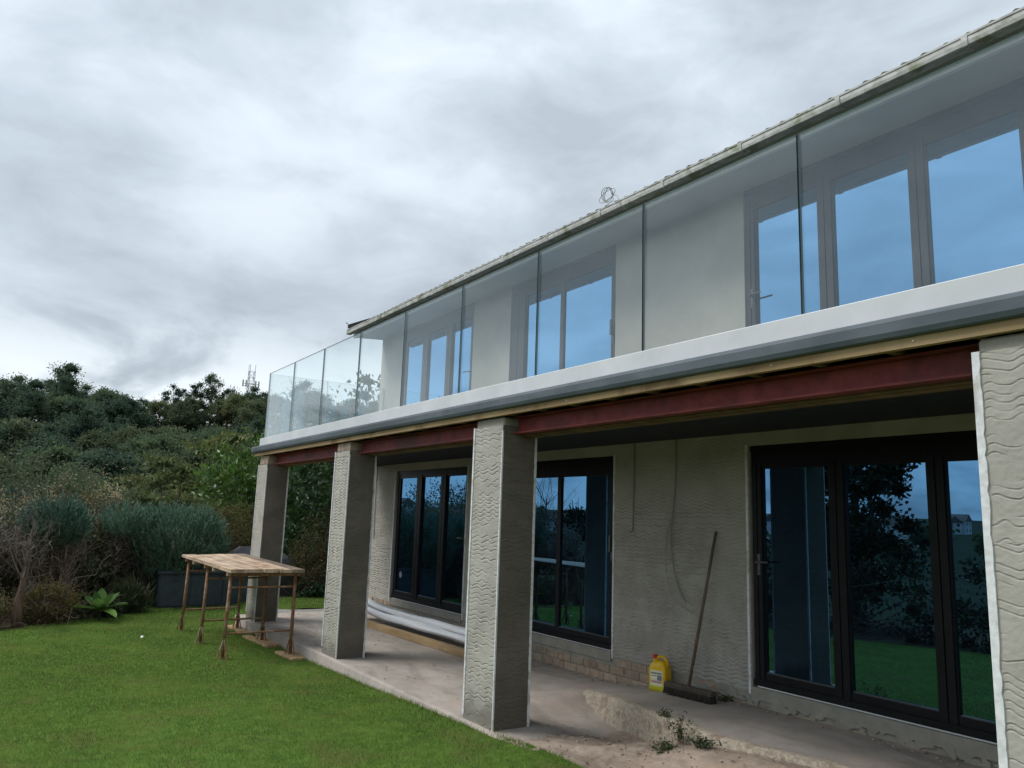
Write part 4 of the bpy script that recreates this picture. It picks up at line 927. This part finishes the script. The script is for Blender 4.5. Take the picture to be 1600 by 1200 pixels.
def conifer(x, y, z0, rx, ry, ztop, zlow, n, label, seed, nbrown=3000, blow=.3):
    """feathery upright sprays over a brown, bare underside"""
    r = np.random.default_rng(seed); t = empty('conifer', (x, y, z0), label=label, cat='conifer')
    ns = n//26
    P = []
    while len(P) < ns:
        p = r.uniform(-1, 1, 3)
        q_ = np.linalg.norm(p*np.array([1, 1, .9]))
        if q_ > 1.05 or q_ < .72: continue
        P.append(p)
    P = np.array(P); lo = zlow+.22*(fbm(P[:, 0]*2+seed, P[:, 1]*2, seed % 9)-.5)
    cz = z0+lo+(ztop-z0-lo)*(P[:, 2]*.5+.5)
    cl = np.stack([x+P[:, 0]*rx, y+P[:, 1]*ry, cz], 1)
    outw = np.stack([P[:, 0], P[:, 1], np.abs(P[:, 2])*.3+1.25], 1); outw = unit(outw+r.normal(size=outw.shape)*.18)
    k_ = 26; S = np.repeat(cl, k_, 0); O = np.repeat(outw, k_, 0); tt_ = r.random(len(S)); side = r.normal(size=S.shape)
    L = .30*r.uniform(.7, 1.3, len(S)); C = S+O*(tt_*L)[:, None]+side*(.028*(1.1-tt_))[:, None]; dn = O+side*.28
    obj('foliage', np_mesh('foliage', *leaves(C, dn, .085, .017, seed+2, .1)), 'lf_conifer', t)
    # dead brown inside and below
    m_ = nbrown; p = r.uniform(-1, 1, (m_*2, 3)); p = p[np.linalg.norm(p[:, :2], axis=1) < .92][:m_]
    C = np.stack([x+p[:, 0]*rx*.92, y+p[:, 1]*ry*.92, z0+blow+(ztop-.25-z0-blow)*(p[:, 2]*.5+.5)], 1); dn = r.normal(size=C.shape); dn[:, 2] += .6
    obj('dead_foliage', np_mesh('dead_foliage', *leaves(C, dn, .10, .018, seed+3)), 'lf_conifer_brown', t)
    nt_ = 130; st = np.stack([x+r.normal(size=nt_)*rx*.10, y+r.normal(size=nt_)*ry*.22, np.full(nt_, z0-.1)+r.random(nt_)*.5], 1)
    q_ = r.uniform(-1, 1, (nt_, 2)); en = np.stack([x+q_[:, 0]*rx*.9, y+q_[:, 1]*ry*.9, z0+.35*(ztop-z0)+r.random(nt_)*(ztop-z0)*.5], 1)
    k2 = 700; i_ = r.integers(0, nt_, k2); f_ = r.uniform(.4, 1, (k2, 1)); s2 = st[i_]*(1-f_)+en[i_]*f_; e2 = s2+unit(r.normal(size=(k2, 3))+np.array([0, 0, .4]))*r.uniform(.12, .4, (k2, 1))
    obj('branches', np_mesh('branches', *join_np([twigs(st, en, .016, 4, seed+4, .05), twigs(s2, e2, .005, 3, seed+5)])), 'twig', t)
    b = MB(); b.tube([(x, y, z0-.2), (x+.03, y+.02, z0+.6), (x-.02, y, z0+1.3)], [.075, .06, .03], 7); obj('trunk', smooth(b.mesh('trunk')), 'bark', t)
    return t
Z0 = -.20
conifer(-15.35, -2.55, Z0, .5, .40, 1.46, 1.05, 13000, 'blue-green conifer topping a bare brown bush, left of the larger one', 501, 3600, .55)
conifer(-16.45, -1.30, Z0, .6, .36, 1.44, 1.22, 4500, 'middle blue-green conifer with a dead brown front', 502, 9500, .1)
conifer(-16.55, -.42, Z0, .92, .82, 1.44, .36, 38000, 'largest dense blue-green conifer beside the storage box', 503, 3200)
# bare reddish shrub at the left edge
def bare_shrub(x, y, z0, seed, h, label, trunk=.06, n=26, spread=.6, m_='twig_pale', tm='bark_red', subs=130):
    t = empty('bare_shrub', (x, y, z0), label=label, cat='shrub'); r = np.random.default_rng(seed)
    b = MB().tube([(x, y, z0-.1), (x+.03, y-.02, z0+h*.25), (x-.02, y+.03, z0+h*.5), (x, y+.02, z0+h*.72)], [trunk*1.2, trunk, trunk*.8, trunk*.35], 9)
    obj('trunk', smooth(b.mesh('trunk')), tm, t)
    zz = r.uniform(.25, .72, n)*h; st = np.stack([np.full(n, x), np.full(n, y), z0+zz], 1); en = st+np.stack([r.normal(size=n)*spread*.6, r.normal(size=n)*spread, r.uniform(.2, .5, n)*h], 1)
    i_ = r.integers(0, n, subs); f_ = r.uniform(.3, 1, (subs, 1)); s2 = st[i_]*(1-f_)+en[i_]*f_; e2 = s2+unit(r.normal(size=(subs, 3))+np.array([0, 0, .9]))*r.uniform(.15, .45, (subs, 1))
    obj('branches', np_mesh('branches', *join_np([twigs(st, en, .013, 4, seed+1, .06), twigs(s2, e2, .0045, 3, seed+2)])), m_, t); return t
bare_shrub(-13.75, -2.98, Z0, 511, 1.55, 'leafless shrub with thick reddish trunk and pale branches at the left edge', .058, 16, .16, subs=90)
bare_shrub(-15.0, -2.35, Z0, 512, 1.25, 'pale forked bare bush under the left conifer', .03, 22, .22, 'twig')
shrub('seed_head_climber', -15.3, -3.3, .55, .7, .75, 1.15, 3000, .032, .026, 'lf_seed', 'scrambling climber with pale fluffy seed heads at the left edge', 521, 150, 'twig_pale', clr=.28)
shrub('bramble', -18.6, -2.7, -.6, 1.5, 1.9, 3.3, 12000, .06, .04, 'lf_hill2', 'straggling wild thicket with arching stems behind the left conifers', 522, 220, 'twig', clr=.4)
shrub('seed_head_climber', -17.6, -2.2, .4, .9, 1.5, 1.75, 3600, .035, .03, 'lf_seed', 'thicket speckled with pale seed heads above the left conifer', 523, 160, 'twig_pale', clr=.3)
r_ = np.random.default_rng(77); n_ = 16
st = np.stack([-17.9+r_.normal(size=n_)*.5, -2.4+r_.normal(size=n_)*.95, np.full(n_, .4)], 1); en = st+np.stack([r_.normal(size=n_)*.25, r_.normal(size=n_)*.35, r_.uniform(1.5, 2.4, n_)], 1)
k_ = 120; i_ = r_.integers(0, n_, k_); f_ = r_.uniform(.5, 1, (k_, 1)); s2 = st[i_]*(1-f_)+en[i_]*f_; e2 = s2+unit(r_.normal(size=(k_, 3)))*r_.uniform(.1, .32, (k_, 1))
tag(obj('dead_shrub', np_mesh('bare_stems', *join_np([twigs(st, en, .012, 4, 78, .03), twigs(s2, e2, .0045, 2, 79)])), 'twig_pale', rebase=True), 'cluster of tall leafless stems standing above the left conifers', 'shrub')
# dark understorey and border plants
shrub('undergrowth', -16.0, -2.7, Z0, .7, .9, 1.15, 9000, .07, .035, 'lf_dark', 'dark tangled undergrowth below the left conifer', 531, 160, 'twig', zlo=.05)
shrub('undergrowth', -16.9, -1.6, Z0, .8, .9, 1.5, 9000, .07, .035, 'lf_dark', 'dark tangled undergrowth between the two larger conifers', 532, 160, 'twig', zlo=.05)
shrub('cotoneaster', -14.25, -2.62, Z0, .35, .45, .62, 7000, .032, .02, 'lf_red', 'low bush with reddening leaves beside the bare trunk', 533, 90, 'twig', zlo=.03, clr=.16)
shrub('cotoneaster', -13.95, -3.45, Z0, .5, .4, .55, 5000, .035, .02, 'lf_brown', 'low brownish ground shrub at the very left of the border', 534, 90, 'twig', zlo=.03, clr=.16)
shrub('ground_plant', -14.75, -1.95, Z0, .3, .45, .28, 3500, .06, .022, 'lf_dark', 'low leafy green plants along the lawn edge by the broad-leaved rosette', 535, 20, 'twig', zlo=.02, clr=.12)
shrub('ground_plant', -15.35, -1.35, Z0, .3, .35, .45, 3200, .16, .02, 'lf_dark', 'clump of strap leaves left of the storage box', 536, 0, zlo=.02, clr=.18, up=1.4)
shrub('undergrowth', -17.4, -.2, Z0, .5, .9, 1.2, 6000, .07, .035, 'lf_dark', 'dark undergrowth behind the storage box', 537, 60, zlo=.05)
# broad-leaved rosette
rx_, ry_ = -14.25, -1.86; rz_ = gz(rx_, ry_)-.02
ro = empty('broad_leaved_plant', (rx_, ry_, rz_), label='bright green rosette plant with broad pointed leaves at the lawn edge', cat='plant')
for i in range(11):
    a = i*2.4+.3; el = R(14+52*(i/10)); L = rnd.uniform(.46, .62)*(1-.3*i/10); d2 = (math.cos(a), math.sin(a)); N = 7; V = []
    for k in range(N+1):
        s = k/N; rad_ = L*(s*math.cos(el)); z = .16+L*(s*math.sin(el))-.34*L*s*s*(1.25-math.sin(el)); wv = .10*math.sin(PI*min(1, .10+s*.90))**.75*(1-.2*s)
        px_, py_ = -d2[1], d2[0]
        V += [(rx_+d2[0]*rad_+px_*wv, ry_+d2[1]*rad_+py_*wv, rz_+z+.03), (rx_+d2[0]*rad_, ry_+d2[1]*rad_, rz_+z), (rx_+d2[0]*rad_-px_*wv, ry_+d2[1]*rad_-py_*wv, rz_+z+.03)]
    Fq = []
    for k in range(N): a0 = 3*k; Fq += [(a0, a0+3, a0+4, a0+1), (a0+1, a0+4, a0+5, a0+2)]
    obj('leaf', smooth(MB().add(V, Fq).mesh('leaf')), 'lf_rosette', ro)
obj('stem', MB().tube([(rx_, ry_, rz_-.05), (rx_, ry_, rz_+.16)], .022, 8), 'lf_dark', ro)
# behind the boxes: brown bush, laurels, hedge; olive tree further off
shrub('bush', -17.9, .95, Z0, .95, 1.05, 2.0, 16000, .05, .028, 'lf_brown', 'rounded browning bush right of the large conifer', 541, 150, 'twig', zlo=.1, clr=.25)
shrub('laurel', -19.6, 2.2, Z0, 1.5, 1.75, 3.75, 13000, .17, .055, 'lf_laurel', 'bright green laurel rising behind the end pillar', 542, 60, 'twig', cat='laurel', zlo=.1, clr=.45, up=.7)
shrub('laurel', -17.6, 5.2, Z0, 1.0, 3.2, 4.3, 20000, .15, .06, 'lf_laurel_dark', 'tall dark laurel hedge seen between the two far pillars', 543, 60, 'twig', cat='hedge', zlo=.05, clr=.45, box=True)
shrub('bush', -16.55, 3.0, Z0, .65, 1.05, 1.95, 12000, .05, .03, 'lf_brown', 'straggly olive-brown bush at the foot of the laurel hedge', 544, 170, 'twig_pale', zlo=.05, clr=.28)
shrub('bush', -16.2, 2.4, Z0, .45, .9, 1.05, 9000, .045, .026, 'lf_red', 'low bush with a few red leaves seen between the far pillars', 545, 90, 'twig', zlo=.05, clr=.22)
shrub('ground_plant', -15.8, 2.6, Z0, .25, 1.0, .36, 4200, .06, .03, 'lf_laurel_dark', 'low dark green plants along the grass between the far pillars', 546, 0, zlo=.02, clr=.14)
x, y = pol(79.5, 27)
tm_, cm_ = limb_tree('tree', 7.0, 3.1, 551, .16, 44, 240, .17, .085, 1.2, 'lf_olive', clump_r=.62, flat=.38); tm_.materials.append(M['bark']); cm_.materials.append(M['lf_olive'])
for a, d, s, lb_ in ((79.9, 26, .98, 'yellow-olive layered tree beyond the big conifer'), (77.0, 30, 1.18, 'yellow-olive layered tree next to the bright laurel')):
    x, y = pol(a, d); plant_tree((tm_, cm_), x, y, s, a, lb_, None, z=-3.9)
x, y = pol(84.5, 30); plant_tree(forms[3], x, y, .62, 2., 'low mixed tree between the olive trees and the wild thicket', None, z=-3.2)
x, y = pol(88.5, 33); plant_tree(forms[1], x, y, .6, 4., 'low dark tree behind the wild thicket at the left edge', None, z=-3.4)
x, y = pol(69, 30); plant_tree(forms[0], x, y, .55, 4., 'tree crown behind the laurel hedge', None, z=-2.)
# weeds at the kerb
def weed(x, y, z0, seed, n, spread, h, label, leaf=.024):
    r = np.random.default_rng(seed); t = empty('weed', (x, y, z0), label=label, cat='weed')
    st = np.stack([x+r.normal(size=n)*spread*.35, y+r.normal(size=n)*spread*.35, np.full(n, z0)], 1); en = st+np.stack([r.normal(size=n)*spread, r.normal(size=n)*spread*.6, r.uniform(.25, 1, n)*h], 1)
    obj('stems', np_mesh('stems', *twigs(st, en, .0028, 3, seed)), 'twig', t)
    k_ = n*16; i_ = r.integers(0, n, k_); f_ = r.uniform(.2, 1, (k_, 1)); C = st[i_]*(1-f_)+en[i_]*f_+r.normal(size=(k_, 3))*.012
    obj('leaves', np_mesh('leaves', *leaves(C, r.normal(size=C.shape)+np.array([0, 0, .3]), leaf, leaf*.55, seed+1)), 'lf_weed', t); return t
weed(-4.16, .90, .09, 601, 20, .065, .10, 'bushy green weed growing at the foot of the kerb')
weed(-4.40, .93, .06, 602, 12, .04, .24, 'upright weed sprig standing in front of the kerb', .024)
weed(-4.42, .80, .03, 603, 16, .08, .07, 'flat sprawling weed on the worn ground left of the bushy one')
weed(-4.72, 1.10, .165, 604, 9, .03, .06, 'tiny weed on top of the kerb edge', .018)
weed(-4.95, 2.04, .14, 605, 14, .06, .07, 'small weed at the wall foot right of the broom handle', .022)

# ------------------------------------------------------------------ beyond the lawn, behind the camera: what the panes reflect
shrub('hedge', -9.6, -5.5, -.35, 4.3, .55, 1.45, 15000, .10, .05, 'lf_dark', 'dark mixed hedge along the lawn edge, left of the viewer', 701, 60, cat='hedge', zlo=.02, clr=.3, box=True)
shrub('hedge', -.8, -6.9, -.35, 4.6, .7, 1.25, 9000, .12, .06, 'lf_dark', 'dark mixed hedge along the lawn edge, behind the viewer', 702, 40, cat='hedge', zlo=.02, clr=.35, box=True)
tm_, cm_ = limb_tree('tree', 4.3, 1.35, 711, .09, 90, 210, .13, .075, .6, 'lf_magnolia', clump_r=.36, flat=.8); tm_.materials.append(M['bark']); cm_.materials.append(M['lf_magnolia'])
plant_tree((tm_, cm_), -9.9, -7.2, 1.0, .5, 'large-leaved dark tree reflected in the right-hand door', None, z=-.4)
plant_tree((tm_, cm_), -6.35, -9.2, .8, 2.5, 'smaller dark tree reflected at the edge of the right-hand door', None, z=-.5)
plant_tree((tm_, cm_), -16.6, -5.2, .62, 4.2, 'small dark tree reflected in the middle door', None, z=-.6)
bare_shrub(-20.5, -7.0, -1.0, 712, 4.6, 'tall bare twiggy tree reflected in the far door', .05, 34, .8, 'twig', 'bark', 160)
# houses on the slope across the valley
def far_house(x, y, s, rz, i):
    z = float(terrain_h(x, y))-.5; h = empty('far_house', (x, y, z), rz, label='pale house on the slope across the valley, seen only in the panes', cat='house', group='houses across the valley')
    L, W2, H2 = 5*s, 3.6*s, 5.2*s
    obj('wall', MB().box(-L, L, -W2, W2, -2, H2), 'house_far', h, local=True)
    obj('roof', MB().add([(-L-.4, -W2-.4, H2), (L+.4, -W2-.4, H2), (L+.4, W2+.4, H2), (-L-.4, W2+.4, H2), (-L-.4, 0, H2+2.6*s), (L+.4, 0, H2+2.6*s)], [(0, 1, 5, 4), (2, 3, 4, 5), (1, 2, 5), (3, 0, 4), (3, 2, 1, 0)]), 'roof_far', h, local=True)
    for sx_ in (-1, 1):
        for yy in (-.5, .5):
            for zz in (1.2, 3.6): obj('window', MB().box(sx_*L-.04, sx_*L+.04, yy*W2-.6, yy*W2+.6, zz*s, zz*s+1.1), 'frame', h, local=True)
for i in range(34):
    a = rnd.uniform(104, 152); d = rnd.uniform(260, 430); far_house(*pol(a, d), rnd.uniform(.8, 1.1), rnd.uniform(0, 3.1), i)
for i in range(46):
    a = rnd.uniform(105, 160); d = rnd.uniform(150, 420); x, y = pol(a, d); plant_tree(rnd.choice(forms), x, y, rnd.uniform(.5, .85), rnd.random()*6.28, 'tree on the slope across the valley, seen only in the panes', 'trees across the valley')

# ------------------------------------------------------------------ grass blades
def grass():
    r = np.random.default_rng(900); n = 900000
    x = r.uniform(-17.4, 2.5, n); y = r.uniform(-5.6, 2.6, n); keep = lawn_mask(x, y); x = x[keep]; y = y[keep]
    d = np.hypot(x-CAM.x, y-CAM.y); p = np.clip((9./np.maximum(d, 5))**1.1, 0, 1)*np.where(x > -3, .35, 1); k = r.random(len(x)) < p; x = x[k]; y = y[k]; d = d[k]; n = len(x)
    z = lawn_z(x, y)-.004; hgt = r.uniform(.013, .030, n)*(.75+.6*fbm(x*1.3, y*1.3, 21)); 
    ed = np.abs(y-front_edge(x)); hgt = hgt*np.where((ed < .12) & (x > -12.7), r.uniform(1.1, 2.0, n), 1)
    wd_ = r.uniform(.0035, .006, n)*np.clip(d/7, 1, 2.2); a = r.uniform(0, 2*PI, n); le = r.uniform(.1, .9, n)*hgt; la = r.uniform(0, 2*PI, n)
    P = np.stack([x, y, z], 1); s = np.stack([np.cos(a), np.sin(a), 0*a], 1)*wd_[:, None]*.5; tip = P+np.stack([np.cos(la)*le, np.sin(la)*le, hgt], 1)
    V = np.stack([P-s, P+s, tip], 1).reshape(-1, 3); return np_mesh('grass', V, np.arange(3*n).reshape(-1, 3))
tag(obj('grass', grass(), 'lf_grass'), 'short green mown grass covering the lawn', 'grass', kind='stuff')

# ------------------------------------------------------------------ grit and dead leaves on the slabs
def debris():
    b = MB(); r = random.Random(31)
    for i in range(480):
        u = r.random()
        if u < .35: x = r.uniform(-8.6, -2.3); y = WY-.05-abs(r.gauss(0, .07)); z = max(.004, float(path_z(x))+.012)
        elif u < .8: x = r.uniform(-5.7, -3.2); y = r.uniform(.2, 1.05); z = float(rub_z(x, y))+.004
        else:
            x = r.uniform(-13, -6.2); y = r.uniform(.02, 1.5); z = .010
        if u < .8 and y < float(front_edge(x)): continue
        s_ = r.uniform(.003, .010); 
        if r.random() < .3:
            a = r.random()*6.28; L = s_*2; b.add([(x-L*math.cos(a), y-L*math.sin(a), z+.002), (x+L*.4*math.sin(a), y-L*.4*math.cos(a), z+.006), (x+L*math.cos(a), y+L*math.sin(a), z+.003), (x-L*.4*math.sin(a), y+L*.4*math.cos(a), z+.007)], [(0, 1, 2, 3)], 1)
        else:
            P = [(x+s_*r.uniform(.6, 1)*sx_, y+s_*r.uniform(.6, 1)*sy_, z+sz_*s_*r.uniform(.7, 1.1)-.002) for sz_ in (0, 1) for sx_, sy_ in ((-1, -1), (1, -1), (1, 1), (-1, 1))]; b.hexa(P, 0)
    return b
tag(obj('debris', debris(), ['kerb', 'lf_brown']), 'grit, stone chips and dead leaves scattered over the concrete', 'debris', kind='stuff')
